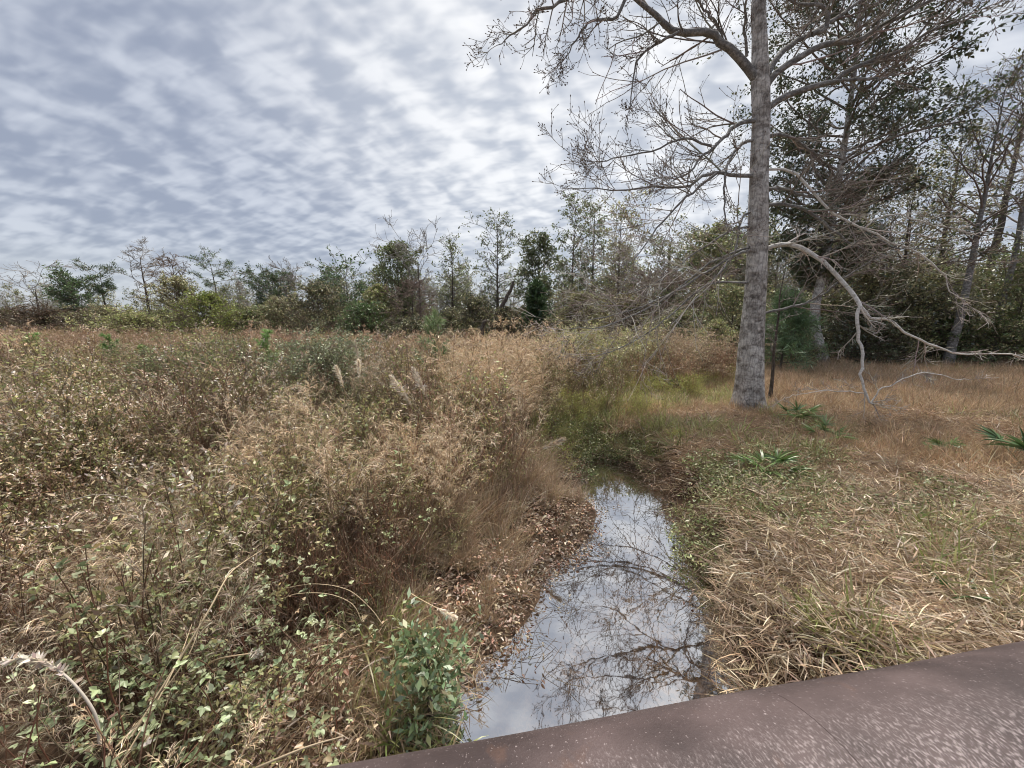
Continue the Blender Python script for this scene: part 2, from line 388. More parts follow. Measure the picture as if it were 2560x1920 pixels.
def scatter_object(name, coll, nvar, pts, scl, tint, label, cat, tilt=.12, rot=None, idx=None):
    n = len(pts)
    me = bpy.data.meshes.new(name); me.vertices.add(n); me.vertices.foreach_set("co", np.asarray(pts, np.float32).ravel())
    if rot is None:
        rot = np.stack([rng.normal(size=n) * tilt, rng.normal(size=n) * tilt, rng.uniform(0, 6.283, n)], 1)
    for nm, ty, val, key in (("rot", 'FLOAT_VECTOR', rot, "vector"), ("scl", 'FLOAT', np.broadcast_to(scl, (n,)), "value"),
                             ("tint", 'FLOAT_COLOR', np.concatenate([np.broadcast_to(tint, (n, 3)), np.ones((n, 1))], 1), "color")):
        a = me.attributes.new(nm, ty, 'POINT'); a.data.foreach_set(key, np.ascontiguousarray(val, np.float32).ravel())
    a = me.attributes.new("idx", 'INT', 'POINT'); a.data.foreach_set("value", (rng.integers(0, nvar, n) if idx is None else idx).astype(np.int32))
    o = bpy.data.objects.new(name, me); COL.objects.link(o)
    ng = bpy.data.node_groups.new(name + "_nodes", 'GeometryNodeTree')
    ng.interface.new_socket("Geometry", in_out='INPUT', socket_type='NodeSocketGeometry'); ng.interface.new_socket("Geometry", in_out='OUTPUT', socket_type='NodeSocketGeometry')
    N = ng.nodes.new; K = ng.links.new
    gi = N("NodeGroupInput"); go = N("NodeGroupOutput"); ip = N("GeometryNodeInstanceOnPoints"); ci = N("GeometryNodeCollectionInfo")
    ci.inputs["Collection"].default_value = coll; ci.inputs["Separate Children"].default_value = True; ci.inputs["Reset Children"].default_value = True
    def na(nm, ty):
        x = N("GeometryNodeInputNamedAttribute"); x.data_type = ty; x.inputs[0].default_value = nm; return x.outputs[0]
    er = N("FunctionNodeEulerToRotation"); K(na("rot", 'FLOAT_VECTOR'), er.inputs[0])
    K(gi.outputs[0], ip.inputs["Points"]); K(ci.outputs[0], ip.inputs["Instance"]); ip.inputs["Pick Instance"].default_value = True
    K(na("idx", 'INT'), ip.inputs["Instance Index"]); K(er.outputs[0], ip.inputs["Rotation"]); K(na("scl", 'FLOAT'), ip.inputs["Scale"])
    K(ip.outputs[0], go.inputs[0])
    md = o.modifiers.new("scatter", 'NODES'); md.node_group = ng
    return kind(o, "stuff", label, cat)

def jgrid(x0, x1, y0, y1, sp):
    xs = np.arange(x0, x1, sp); ys = np.arange(y0, y1, sp)
    A, B = np.meshgrid(xs, ys, indexing='ij'); n = A.size
    return A.ravel() + rng.uniform(-.5, .5, n) * sp, B.ravel() + rng.uniform(-.5, .5, n) * sp

def disk(n, r, rg):
    a = rg.uniform(0, 6.283, n); q = r * np.sqrt(rg.uniform(0, 1, n)); return np.stack([q * np.cos(a), q * np.sin(a), np.zeros(n)], 1)
def sdir(n, e0, e1, rg):
    a = rg.uniform(0, 6.283, n); e = np.radians(rg.uniform(e0, e1, n)); return np.stack([np.cos(e) * np.cos(a), np.cos(e) * np.sin(a), np.sin(e)], 1)

def p_weed(rg, h, stemc, leafpal, nleaf, headpal=None, nst=4, lw=(.03, .011), sp=.10, nbr=7):
    b = MB()
    st = grow(disk(nst, sp, rg), sdir(nst, 68, 88, rg), h * rg.uniform(.75, 1.1, nst), 8, .07, .02, rg)
    b.tubes(st, np.linspace(.0045, .002, 9), 3, pick(stemc, nst, rg))
    p, d, t, pi = kids(st, nbr, .3, 1, .7, rg)
    br = grow(p, d, h * .28 * rg.uniform(.5, 1.2, len(p)), 4, .12, .06, rg)
    b.tubes(br, np.linspace(.0025, .0012, 5), 3, pick(stemc, len(p), rg))
    for S, k in ((st, int(nleaf / nst * .25)), (br, max(1, int(nleaf / len(br) * .75)))):
        p, d, t, pi = kids(S, k, .12, 1, .95, rg)
        n = len(p); L = lw[0] * rg.uniform(.6, 1.5, n); b.leaves(p, d + np.array([0, 0, -.1]), L, L * lw[1] / lw[0], pick(leafpal, n, rg), rg)
    if headpal is not None:
        p, d, t, pi = kids(br, 14, .55, 1, .8, rg); n = len(p)
        b.leaves(p, d, .028 * rg.uniform(.6, 1.4, n), .014, pick(headpal, n, rg), rg)
    return b
def p_bush(rg, h, wd, stemc, leafpal, nleaf, lw=(.03, .014), nst=9):
    b = MB()
    st = grow(disk(nst, wd * .18, rg), sdir(nst, 45, 85, rg), h * rg.uniform(.7, 1.1, nst), 6, .10, .03, rg)
    b.tubes(st, np.linspace(.006, .002, 7), 3, pick(stemc, nst, rg))
    p, d, t, pi = kids(st, 8, .2, 1, .8, rg); br = grow(p, d, h * .3 * rg.uniform(.5, 1.2, len(p)), 4, .15, .05, rg)
    b.tubes(br, np.linspace(.003, .0014, 5), 3, pick(stemc, len(p), rg))
    p, d, t, pi = kids(br, max(1, nleaf // len(br)), .1, 1, .9, rg); n = len(p)
    p = p + rg.normal(size=p.shape) * .018
    L = lw[0] * rg.uniform(.6, 1.45, n); b.leaves(p, d, L, L * lw[1] / lw[0], pick(leafpal, n, rg), rg)
    return b
def p_feather(rg, h, pal, nst=5, nbr=16, nf=14, fl=.07):
    b = MB()
    st = grow(disk(nst, .10, rg), sdir(nst, 70, 87, rg), h * rg.uniform(.75, 1.1, nst), 8, .05, -.015, rg)
    b.tubes(st, np.linspace(.005, .002, 9), 3, pick(BROWN + TAN, nst, rg))
    p, d, t, pi = kids(st, nbr, .3, 1, .55, rg); br = grow(p, d, h * .26 * (1.15 - t) * rg.uniform(.6, 1.3, len(p)) + .05, 5, .07, -.10, rg)
    b.tubes(br, np.linspace(.0022, .001, 6), 3, pick(pal, len(p), rg))
    p, d, t, pi = kids(br, nf, .1, 1, .6, rg); n = len(p)
    b.blades(p, d, fl * rg.uniform(.5, 1.3, n), .0048, pick(pal, n, rg), rg, 2, .5)
    return b
def p_grass(rg, n, h, wd, pal, e0=45, e1=88, r=.12, droop=.45, W=.006):
    b = MB(); p = disk(n, r, rg); d = sdir(n, e0, e1, rg); d[:, :2] += p[:, :2] * 1.5
    b.blades(p, d, h * rg.uniform(.45, 1.15, n), W * rg.uniform(.6, 1.3, n), pick(pal, n, rg), rg, 4, droop * rg.uniform(.2, 1.5, n))
    return b
def p_straw(rg, n, r, pal, L=.26, W=.008, e0=-12, e1=38, zmax=.14):
    b = MB(); p = disk(n, r, rg); p[:, 2] = rg.uniform(0.0, zmax, n)
    b.blades(p, sdir(n, e0, e1, rg), L * rg.uniform(.35, 1.2, n), W * rg.uniform(.5, 1.4, n), pick(pal, n, rg), rg, 3, rg.uniform(-.1, .5, n), taper=False)
    return b
def p_bramble(rg, ncane=4, L=1.1, pal=PALEG, leaf=.031):
    b = MB()
    st = grow(disk(ncane, .12, rg), sdir(ncane, 50, 85, rg), L * rg.uniform(.6, 1.1, ncane), 9, .09, -.07, rg)
    b.tubes(st, np.linspace(.0045, .002, 10), 4, pick(REDBR + BROWN, ncane, rg))
    p, d, t, pi = kids(st, 9, .25, 1, .9, rg); n = len(p); d = nrm(d + np.array([0, 0, .25]))
    pe = grow(p, d, .05 * rg.uniform(.6, 1.5, n), 2, .1, .0, rg); b.tubes(pe, .0013, 3, (.2, .22, .1))
    tip = pe[:, -1]; D = nrm(pe[:, -1] - pe[:, 0]); D[:, 2] *= .4; D = nrm(D); nr = np.array([0, 0, 1.]) + rg.normal(size=(n, 3)) * .3
    sd_ = nrm(np.cross(D, nr)); c = pick(pal, n, rg, .15)
    odd = rg.random(n) < .07; c[odd] = pick([(.42, .37, .20), (.33, .25, .16), (.5, .44, .36)], odd.sum(), rg)
    for q, k in ((0, 1.1), (1, .9), (-1, .9)):
        dd = nrm(D * (1 if q == 0 else .35) + sd_ * q + rg.normal(size=(n, 3)) * .12)
        Ls = leaf * k * rg.uniform(.75, 1.25, n); b.leaves(tip, dd, Ls, Ls * .66, c * rg.uniform(.85, 1.15, (n, 1)), rg, fold=.18, big=True, nr=nr + rg.normal(size=(n, 3)) * .25)
    return b
def p_cover(rg, n, r, h, pal, L=.035, W=.014):
    b = MB(); p = disk(n, r, rg); p[:, 2] = rg.uniform(.02, 1, n) ** .7 * h * (1 - (np.linalg.norm(p[:, :2], axis=1) / r) ** 2 * .6)
    ll = L * rg.uniform(.6, 1.4, n); b.leaves(p, sdir(n, -25, 50, rg), ll, ll * W / L, pick(pal, n, rg), rg, big=False)
    st = grow(disk(14, r * .7, rg), sdir(14, 40, 85, rg), h * 1.1, 4, .2, 0, rg); b.tubes(st, .0018, 3, pick(BROWN, 14, rg))
    return b
def p_litter(rg, n, r, pal, L=.045):
    b = MB(); p = disk(n, r, rg); p[:, 2] = rg.uniform(.004, .045, n)
    nr = np.array([0, 0, 1.]) + rg.normal(size=(n, 3)) * .45; ll = L * rg.uniform(.5, 1.35, n)
    b.leaves(p, sdir(n, -15, 25, rg), ll, ll * rg.uniform(.35, .6, n), pick(pal, n, rg, .25), rg, fold=.22, big=True, nr=nr)
    q = grow(p[:8], sdir(8, -5, 12, rg), .3, 3, .15, 0, rg); b.tubes(q, .0022, 3, pick(BROWN, 8, rg))
    return b

def protos(name, mat, builders):
    return proto_collection(name, [bl.mesh(name, [mat]) for bl in builders]), len(builders)
rg = np.random.default_rng(21)
LIT = BROWN + REDBR + [(.46, .36, .27), (.55, .45, .36), (.40, .29, .20), (.50, .42, .34)]
C_olive = protos("olive_weed", M_veg, [p_weed(rg, 1.0, BROWN, OLIVE + OLIVE + TAN, 400, None, 5, (.036, .014)) for _ in range(3)] + [p_bush(rg, .9, .8, BROWN, OLIVE + [(.34, .29, .17), (.30, .32, .16)], 720, (.034, .016)) for _ in range(3)])
C_brown = protos("brown_weed", M_veg, [p_weed(rg, 1.0, BROWN + REDBR, TAN + BROWN + BROWN, 240, None, 6, (.034, .009)) for _ in range(4)])
C_seed = protos("seeding_weed", M_veg, [p_weed(rg, 1.15, BROWN, OLIVE + TAN + BROWN, 240, SEED + SEED + TAN, 4, (.040, .011)) for _ in range(4)])
C_red = protos("rusty_stem", M_veg, [p_weed(rg, .85, REDBR + BROWN, REDBR + ORANGE, 130, None, 9, (.018, .005), .16) for _ in range(3)])
C_feath = protos("feathery_weed", M_veg, [p_feather(rg, 1.35, TAN + STRAW + STRAW) for _ in range(4)])
C_grass = protos("tan_grass", M_veg, [p_grass(rg, 130, .75, .1, TAN + STRAW + ORANGE + [(.25, .25, .11)]) for _ in range(4)])
C_mead = protos("meadow_grass", M_veg, [p_grass(rg, 110, .34, .1, ORANGE + TAN + STRAW, 25, 88, .2, .5, .0065) for _ in range(4)])
C_straw = protos("dead_straw", M_veg, [p_straw(rg, 210, .30, STRAW + STRAW + TAN + BROWN, .22, .0078) for _ in range(4)])
C_cane = protos("dead_cane_leaf", M_veg, [p_straw(rg, 110, .28, STRAW + TAN, .13, .009, -20, 60, .22) for _ in range(3)])
C_green = protos("green_grass", M_veg, [p_grass(rg, 80, .42, .1, YGREEN + YGREEN + OLIVE + STRAW, 25, 85, .18, .5, .015) for _ in range(3)])
C_cover = protos("ground_cover", M_veg, [p_cover(rg, 260, .3, .22, GREEN + PALEG + [(.16, .19, .09)]) for _ in range(3)])
C_brmb = protos("bramble", M_vegd, [p_bramble(rg) for _ in range(4)])
C_lit = protos("leaf_litter", M_veg, [p_litter(rg, 110, .32, LIT) for _ in range(4)])

# ---- where things grow
def inview(x, y, m=2.2):
    return (-x < 1.36 * y + m) & (x < 1.36 * y + m + 2.5) & (y > np.where(x > 1.6, -1.0, .75))
FIELD_EDGE = lambda x: np.interp(x, [-90, -50, -20, 0, 8, 14], [62, 52, 40, 33, 26, 20])
def leftside(x, y):
    return x < np.interp(y, [0, 2.5, 4.5, 7, 8.5, 11, 16, 30], [.6, .7, 1.0, 1.9, 2.3, 3.2, 5.5, 9])
def noise2(x, y, f, o=0.):
    return .5 + .25 * (np.sin(x * f + 1.3 * np.sin(y * f * .8 + o) + o * 3) + np.sin(y * f * 1.15 + 1.1 * np.sin(x * f * .9 - o) + o * 5.1))

def zone(sp, x0, x1, y0, y1, keep, thin=None):
    x, y = jgrid(x0, x1, y0, y1, sp); k = inview(x, y) & keep(x, y); x, y = x[k], y[k]
    return x, y
def place(name, C, xs, ys, scl, tint, label, cat, tilt=.12, dz=0., svar=.25):
    x = np.concatenate(xs); y = np.concatenate(ys); n = len(x)
    s_ = np.concatenate([np.broadcast_to(s0, (len(a),)) for s0, a in zip(scl, xs)]) * rng.uniform(1 - svar, 1 + svar, n)
    t_ = np.concatenate([np.broadcast_to(t0, (len(a), 3)) for t0, a in zip(tint, xs)])
    z = hz(x, y) + dz
    return scatter_object(name, C[0], C[1], np.stack([x, y, z], 1), s_, t_, label, cat, tilt)

W1 = (1, 1, 1)
def height(x, y):
    # weeds are low beside the water and the bridge, tall in the field
    return np.clip(.30 + (creek(x, y) - .3) * .75, .30, 1.0) * np.clip(.72 + .1 * (y - 1), .6, 1.12)

# left field, three density bands
def fld(x, y, dmin): return leftside(x, y) & (creek(x, y) > dmin) & (y < FIELD_EDGE(x))
bands = [(.20, -7, 2.6, .8, 5, 1.0), (.28, -16, 4, 5, 11, 1.0), (.48, -34, 8, 11, 24, .92), (.85, -92, 10, 24, 60, .80)]
acc = {k: ([], [], [], []) for k in "olive brown seed feath red grass".split()}
for sp, x0, x1, y0, y1, s0 in bands:
    x, y = zone(sp, x0, x1, y0, y1, lambda x, y: fld(x, y, .75))
    thn = rng.random(len(x)) < np.where(y < 2.8, .62, .9); x, y = x[thn], y[thn]
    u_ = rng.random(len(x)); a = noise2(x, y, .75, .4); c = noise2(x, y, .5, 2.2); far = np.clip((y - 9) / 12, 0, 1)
    po = np.clip(.30 + .75 * c * (1 - far * .75), 0, 1) * np.where(y < 3.2, .5, 1); pb = .20 + .12 * far; ps = .08 + .08 * far; pf = np.where(a > .66, .16, .02) + .05 * far; pr = np.where((y < 4.5), .26, .03)
    w = [po * (noise2(x, y, 1.3, 3.1) ** 2 * 3 + .15), pb * (noise2(x, y, 1.6, .9) ** 2 * 3 + .15), ps * (noise2(x, y, 1.2, 4.4) ** 3 * 6 + .1), pf * (noise2(x, y, .9, 5.3) ** 3 * 6 + .1), pr * np.ones_like(x), .14 * (noise2(x, y, 1.4, 6.2) ** 2 * 3 + .1)]
    tot = np.cumsum(np.stack(np.broadcast_arrays(*w)), 0); tot = tot / tot[-1]
    sel = (u_[None] > tot).sum(0)
    hs = height(x, y) * s0 * (.62 + .75 * noise2(x, y, 2.1, 1.7)) * rng.uniform(.8, 1.2, len(x))
    tv = rng.uniform(.72, 1.28, (len(x), 1)) * (.8 + .4 * noise2(x, y, .8, 7.)[:, None])
    for i, k in enumerate("olive brown seed feath red grass".split()):
        q = sel == i
        tint = np.ones((q.sum(), 3)) * tv[q]
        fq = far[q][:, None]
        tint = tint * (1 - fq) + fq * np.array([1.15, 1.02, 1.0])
        acc[k][0].append(x[q]); acc[k][1].append(y[q]); acc[k][2].append(hs[q] * (.82 if k == "feath" else .9)); acc[k][3].append(tint)
def cluster(k, px, py, z, r, n, s, tint=W1):
    c0 = ground(px, py, z) if z is not None else None
    a = rng.uniform(0, 6.283, n); q = r * np.sqrt(rng.random(n)); x = c0[0] + q * np.cos(a); y = c0[1] + q * np.sin(a)
    kp = creek(x, y) > .2; x, y = x[kp], y[kp]
    acc[k][0].append(x); acc[k][1].append(y); acc[k][2].append(np.full(len(x), s)); acc[k][3].append(np.broadcast_to(tint, (len(x), 3)))
# the feathery orange-tan stand left of the olive shrubs, and smaller ones
for px, py, z, r, n, s in ((1230, 940, 1.6, .7, 34, 1.30), (1180, 1010, 1.3, .5, 16, 1.15), (1290, 1000, 1.3, .4, 12, 1.05), (1400, 870, 2.0, .9, 10, 1.2), (700, 1110, 1.5, .35, 5, .95), (860, 1190, 1.4, .3, 5, .9),
                           (620, 1080, 1.5, .4, 3, .85), (1080, 1180, 1.1, .5, 10, .8)):
    cluster("feath", px, py, z, r, n, s, (1.18, 1.15, 1.10))
for px, py, z, r, n, s in ((1180, 1200, .9, .6, 20, .85), (1290, 1150, .8, .6, 22, .8), (1060, 1260, .9, .45, 14, .8), (1120, 1330, .7, .4, 10, .65), (1000, 1400, .7, .4, 7, .6), (1330, 1090, .9, .5, 14, .8)):
    cluster("grass", px, py, z, r, n, s)
for px, py, z, r, n, s in ((1040, 1480, .5, .35, 9, .5), (1180, 1420, .4, .3, 6, .4), (960, 1560, .5, .3, 8, .5), (1090, 1600, .3, .25, 5, .42), (860, 1620, .6, .3, 7, .5), (1250, 1330, .4, .3, 6, .45), (1000, 1680, .4, .3, 6, .45)):
    cluster("grass", px, py, z, r, n, s)
for px, py, z, r, n, s in ((1450, 1010, .9, .8, 22, .6), (1560, 1000, .9, 1.0, 30, .55), (1650, 960, .9, 1.2, 30, .6), (1400, 1080, .8, .6, 16, .55), (1500, 930, 1.0, 1.3, 34, .7), (1640, 1070, .7, .5, 12, .4), (1750, 940, .9, 1.2, 20, .6)):
    cluster("olive", px, py, z, r, n, s, (1.35, 1.5, 1.0))
for px, py, z, r, n, s in ((930, 1040, 1.4, .4, 7, 1.0), (760, 1000, 1.5, .5, 7, 1.05), (560, 1120, 1.5, .4, 5, 1.0), (430, 1180, 1.5, .4, 5, 1.0), (1010, 1090, 1.2, .3, 6, .95)):
    cluster("grass", px, py, z, r, n, s, (1.12, 1.08, 1.0))
for px, py, z, r, n, s in ((310, 1020, 1.6, .35, 9, 1.0), (120, 1120, 1.6, .3, 6, .95), (890, 880, 1.9, .3, 5, 1.15), (60, 1000, 1.7, .5, 8, 1.0), (230, 1060, 1.6, .3, 5, 1.0), (630, 1010, 1.6, .3, 5, 1.0), (40, 1250, 1.6, .2, 4, .9)):
    cluster("seed", px, py, z, r, n, s, (1.25, 1.2, 1.18))
LB = np.array([ground(*q_) for q_ in LEFT]); bi = rng.uniform(0, len(LB) - 1.001, 64); bk = bi.astype(int); bp_ = LB[bk] + (LB[bk + 1] - LB[bk]) * (bi - bk)[:, None]
bxx = bp_[:, 0] - rng.uniform(.28, .95, 64); byy = bp_[:, 1] + rng.uniform(-.2, .25, 64); kp_ = (creek(bxx, byy) > .2) & (bxx < 3)
acc["grass"][0].append(bxx[kp_]); acc["grass"][1].append(byy[kp_]); acc["grass"][2].append(rng.uniform(.35, .62, kp_.sum())); acc["grass"][3].append(np.ones((kp_.sum(), 3)))
for px, py, z, r, n, s in ((830, 1420, .8, .5, 26, .75), (950, 1380, .8, .4, 14, .7)):
    cluster("red", px, py, z, r, n, s)
# right-hand tan weeds between the shrubs and the trunk
for px, py, z, r, n, s in ((1740, 870, 1.8, 1.5, 30, 1.25), (1650, 900, 1.6, 1.0, 14, 1.1)):
    cluster("brown", px, py, z, r, n, s, (1.2, 1.1, 1.05))

lab = dict(olive=("olive_weeds", C_olive, "olive green weeds with small leaves filling the field left of the creek"),
           brown=("dry_weeds", C_brown, "dry brown leafless weeds filling the field left of the creek"),
           seed=("seeding_weeds", C_seed, "brown weeds topped with whitish seed fluff across the field"),
           feath=("feathery_weeds", C_feath, "feathery tan dried weeds standing through the field and beside the shrubs"),
           red=("rusty_stems", C_red, "thin rusty red stems among the weeds left of the creek"),
           grass=("tan_bunch_grass", C_grass, "long tan arching grass growing in bunches by the left creek bank"))
for k, (nm, C, lb) in lab.items():
    place(nm, C, acc[k][0], acc[k][1], acc[k][2], acc[k][3], lb, "grass" if k == "grass" else "weeds")

# left bank: leaf litter
x, y = zone(.17, -1.5, 2.6, 1.0, 8.2, lambda x, y: leftside(x, y) & (creek(x, y) > .13) & (creek(x, y) < 1.4) & ((noise2(x, y, 3.1, .5) + .25 * rng.normal(size=x.shape)) > .36))
x2, y2 = zone(.30, 1.5, 9, 1.0, 12, lambda x, y: ~leftside(x, y) & (creek(x, y) > .12) & ((creek(x, y) < .55) | (np.hypot(x - 5.2, y - 8.3) < 1.6)))
place("leaf_litter", C_lit, [x, x2], [y, y2], [np.full(len(x), .82), np.full(len(x2), .85)], [np.clip(.58 + creek(x, y)[:, None] * 1.1, .5, 1.2) * rng.uniform(.7, 1.15, (len(x), 1)) * np.array([1, .98, .96]), np.array([.62, .56, .5])],
      "dead brown leaves lying on the banks of the creek", "leaf litter", tilt=.05)
x, y = zone(.16, -1, 3.2, 1, 7.2, lambda x, y: (creek(x, y) < -.03) & (creek(x, y) > -.30)); kf = rng.random(len(x)) < .30 * np.exp(creek(x, y) * 6) * 2; x, y = x[kf], y[kf]
scatter_object("floating_leaves", *protos("floating_leaf", M_veg, [p_litter(rg, 9, .16, LIT, .04) for _ in range(3)]), np.stack([x, y, np.full(len(x), -.012)], 1), rng.uniform(.7, 1.1, len(x)), rng.uniform(.4, .9, (len(x), 1)) * np.ones(3), "dead leaves and bits of twig floating along the edges of the creek", "floating leaves", tilt=0.)
# straw on the right bank, plus the scruffy straw near the bridge on the left
right = lambda x, y: ~leftside(x, y) & (creek(x, y) > .11)
x, y = zone(.15, 1.4, 9, -1, 4.6, lambda x, y: right(x, y))
kq = rng.random(len(x)) < .35 + .9 * noise2(x, y, 2.6, 2.); x, y = x[kq], y[kq]
x2, y2 = zone(.21, 1.5, 12, 4.6, 8.5, lambda x, y: right(x, y) & (noise2(x, y, 1.1, 1.) > .42))
x3, y3 = zone(.22, -1.6, .4, .8, 2.7, lambda x, y: leftside(x, y) & (creek(x, y) > .1) & (creek(x, y) < 1.1))
place("dead_straw", C_straw, [x, x2, x3], [y, y2, y3], [np.full(len(x), 1.0), np.full(len(x2), .9), np.full(len(x3), .7)], [rng.uniform(.6, 1.2, (len(x), 1)) * np.array([1, .98, .95]), rng.uniform(.6, 1.1, (len(x2), 1)) * np.array([.95, .86, .78]), np.array([.8, .74, .68])],
      "flattened pale straw matted over the right bank by the rail", "straw", tilt=.18)
xs_, ys_ = zone(.40, 2.6, 22, 3.0, 17, lambda x, y: right(x, y) & (creek(x, y) > .6))
acc_tall = (xs_, ys_)
x, y = zone(.34, 1.9, 8, .8, 5.0, lambda x, y: right(x, y) & (creek(x, y) > .25))
x2, y2 = zone(.26, -1.9, .2, .8, 2.6, lambda x, y: leftside(x, y) & (creek(x, y) > .15) & (creek(x, y) < 1.2) & (noise2(x, y, 2.1, .3) > .42))
place("dead_cane_leaves", C_cane, [x, x2], [y, y2], [np.full(len(x), 1.0), np.full(len(x2), .95)], [W1, np.array([.95, .88, .8])], "pale dead cane leaves tangled beside the rail on both banks", "dead leaves", tilt=.25)
# meadow
x, y = zone(.24, 2, 22, 5.2, 11, lambda x, y: right(x, y) & (creek(x, y) > .5) & ((noise2(x, y, .9, .7) > .30) | (x > 6)))
x2, y2 = zone(.36, 4, 40, 11, 22, lambda x, y: right(x, y))
x3, y3 = zone(.5, 3, 8, 2.2, 5.2, lambda x, y: right(x, y) & (x > 3.2))
place("meadow_grass", C_mead, [x, x2, x3], [y, y2, y3], [.65 + .75 * noise2(x, y, 1.7, 3.), 1.0 + .6 * noise2(x2, y2, .9, 3.), np.full(len(x3), .9)], [rng.uniform(.7, 1.25, (len(x), 1)) * np.array([1.05, 1, .92]), rng.uniform(.75, 1.2, (len(x2), 1)) * np.array([1.05, 1.0, .94]), rng.uniform(.7, 1.2, (len(x3), 1)) * np.array([1.2, 1.15, 1.05])],
      "short orange brown dry grass covering the meadow right of the tree", "grass", tilt=.2)
ks = rng.random(len(acc_tall[0])) < noise2(acc_tall[0], acc_tall[1], .8, 9.) - .2
place("tall_meadow_grass", C_grass, [acc_tall[0][ks]], [acc_tall[1][ks]], [rng.uniform(.4, .85, ks.sum())], [rng.uniform(.8, 1.3, (ks.sum(), 1)) * np.array([1.05, 1., .95])], "taller pale grass blades standing loose through the meadow on the right", "grass", tilt=.2)
# green tufts around the trunk, the far end of the creek and on the right bank
gx_, gy_ = [], []
for px, py, r, n in ((1600, 1000, 1.3, 95), (1720, 960, 1.6, 130), (1800, 1000, .9, 45), (1500, 1050, .9, 55), (1680, 1080, .8, 40), (1560, 940, 1.5, 70), (1800, 1080, .5, 14), (1950, 1120, .6, 16), (1650, 1200, .5, 16), (2000, 1060, 1.0, 18), (2480, 1060, .8, 8), (2500, 1400, .6, 22), (2420, 1480, .3, 6),
                     (2120, 1580, .22, 7), (1870, 1660, .2, 4), (2330, 920, 2, 20), (1930, 900, 1.2, 14), (960, 1560, .3, 6), (1000, 1720, .25, 5)):
    c0 = ground(px, py, .6); a = rng.uniform(0, 6.283, n); q = r * np.sqrt(rng.random(n)); gx_.append(c0[0] + q * np.cos(a)); gy_.append(c0[1] + q * np.sin(a))
gx_ = np.concatenate(gx_); gy_ = np.concatenate(gy_); k = creek(gx_, gy_) > .15; gx_, gy_ = gx_[k], gy_[k]
place("green_grass", C_green, [gx_], [gy_], [np.full(len(gx_), 1.0)], [W1], "fresh yellow green grass tufts around the trunk and the creek head", "grass", tilt=.2)
gx_, gy_ = [], []
for px, py, r, n in ((1880, 1240, .55, 24), (1980, 1290, .6, 24), (2080, 1250, .5, 15), (1780, 1300, .35, 20), (1830, 1180, .4, 18), (2330, 1240, .3, 9), (1560, 1090, .6, 44), (1440, 1060, .7, 44), (1480, 1110, .4, 20), (1690, 1230, .25, 14),
                     (1990, 1150, .6, 20), (2200, 1330, .4, 8), (2440, 1330, .4, 8)):
    c0 = ground(px, py, .6); a = rng.uniform(0, 6.283, n); q = r * np.sqrt(rng.random(n)); gx_.append(c0[0] + q * np.cos(a)); gy_.append(c0[1] + q * np.sin(a))
gx_ = np.concatenate(gx_); gy_ = np.concatenate(gy_); k = creek(gx_, gy_) > .1; gx_, gy_ = gx_[k], gy_[k]
place("ground_cover", C_cover, [gx_], [gy_], [np.full(len(gx_), 1.1)], [np.array([1.15, 1.05, .95])], "low leafy green ground cover in patches on the right bank", "ground cover", tilt=.15)
# brambles in the lower left
bx, by = [], []
for px, py, z, r, n in ((250, 1480, 1.3, .6, 18), (420, 1420, 1.3, .5, 18), (560, 1560, 1.2, .4, 12), (330, 1640, 1.4, .35, 9), (150, 1850, 1.5, .3, 6), (660, 1500, 1.1, .35, 8), (100, 1560, 1.5, .4, 8), (560, 1330, 1.2, .5, 9),
                        (720, 1300, 1.1, .5, 7), (880, 1320, 1.0, .4, 6), (480, 1760, 1.3, .3, 5), (680, 1640, 1.0, .25, 5), (60, 1720, 1.5, .3, 4)):
    c0 = ground(px, py, z); a = rng.uniform(0, 6.283, n); q = r * np.sqrt(rng.random(n)); bx.append(c0[0] + q * np.cos(a)); by.append(c0[1] + q * np.sin(a))
bx = np.concatenate(bx); by = np.concatenate(by); k = (creek(bx, by) > .5) & (by > .7) & (rng.random(len(bx)) < .4); bx, by = bx[k], by[k]
place("brambles", C_brmb, [bx], [by], [np.full(len(bx), .95)], [W1], "pale green bramble canes with three part leaves in the near weeds", "brambles", tilt=.12)

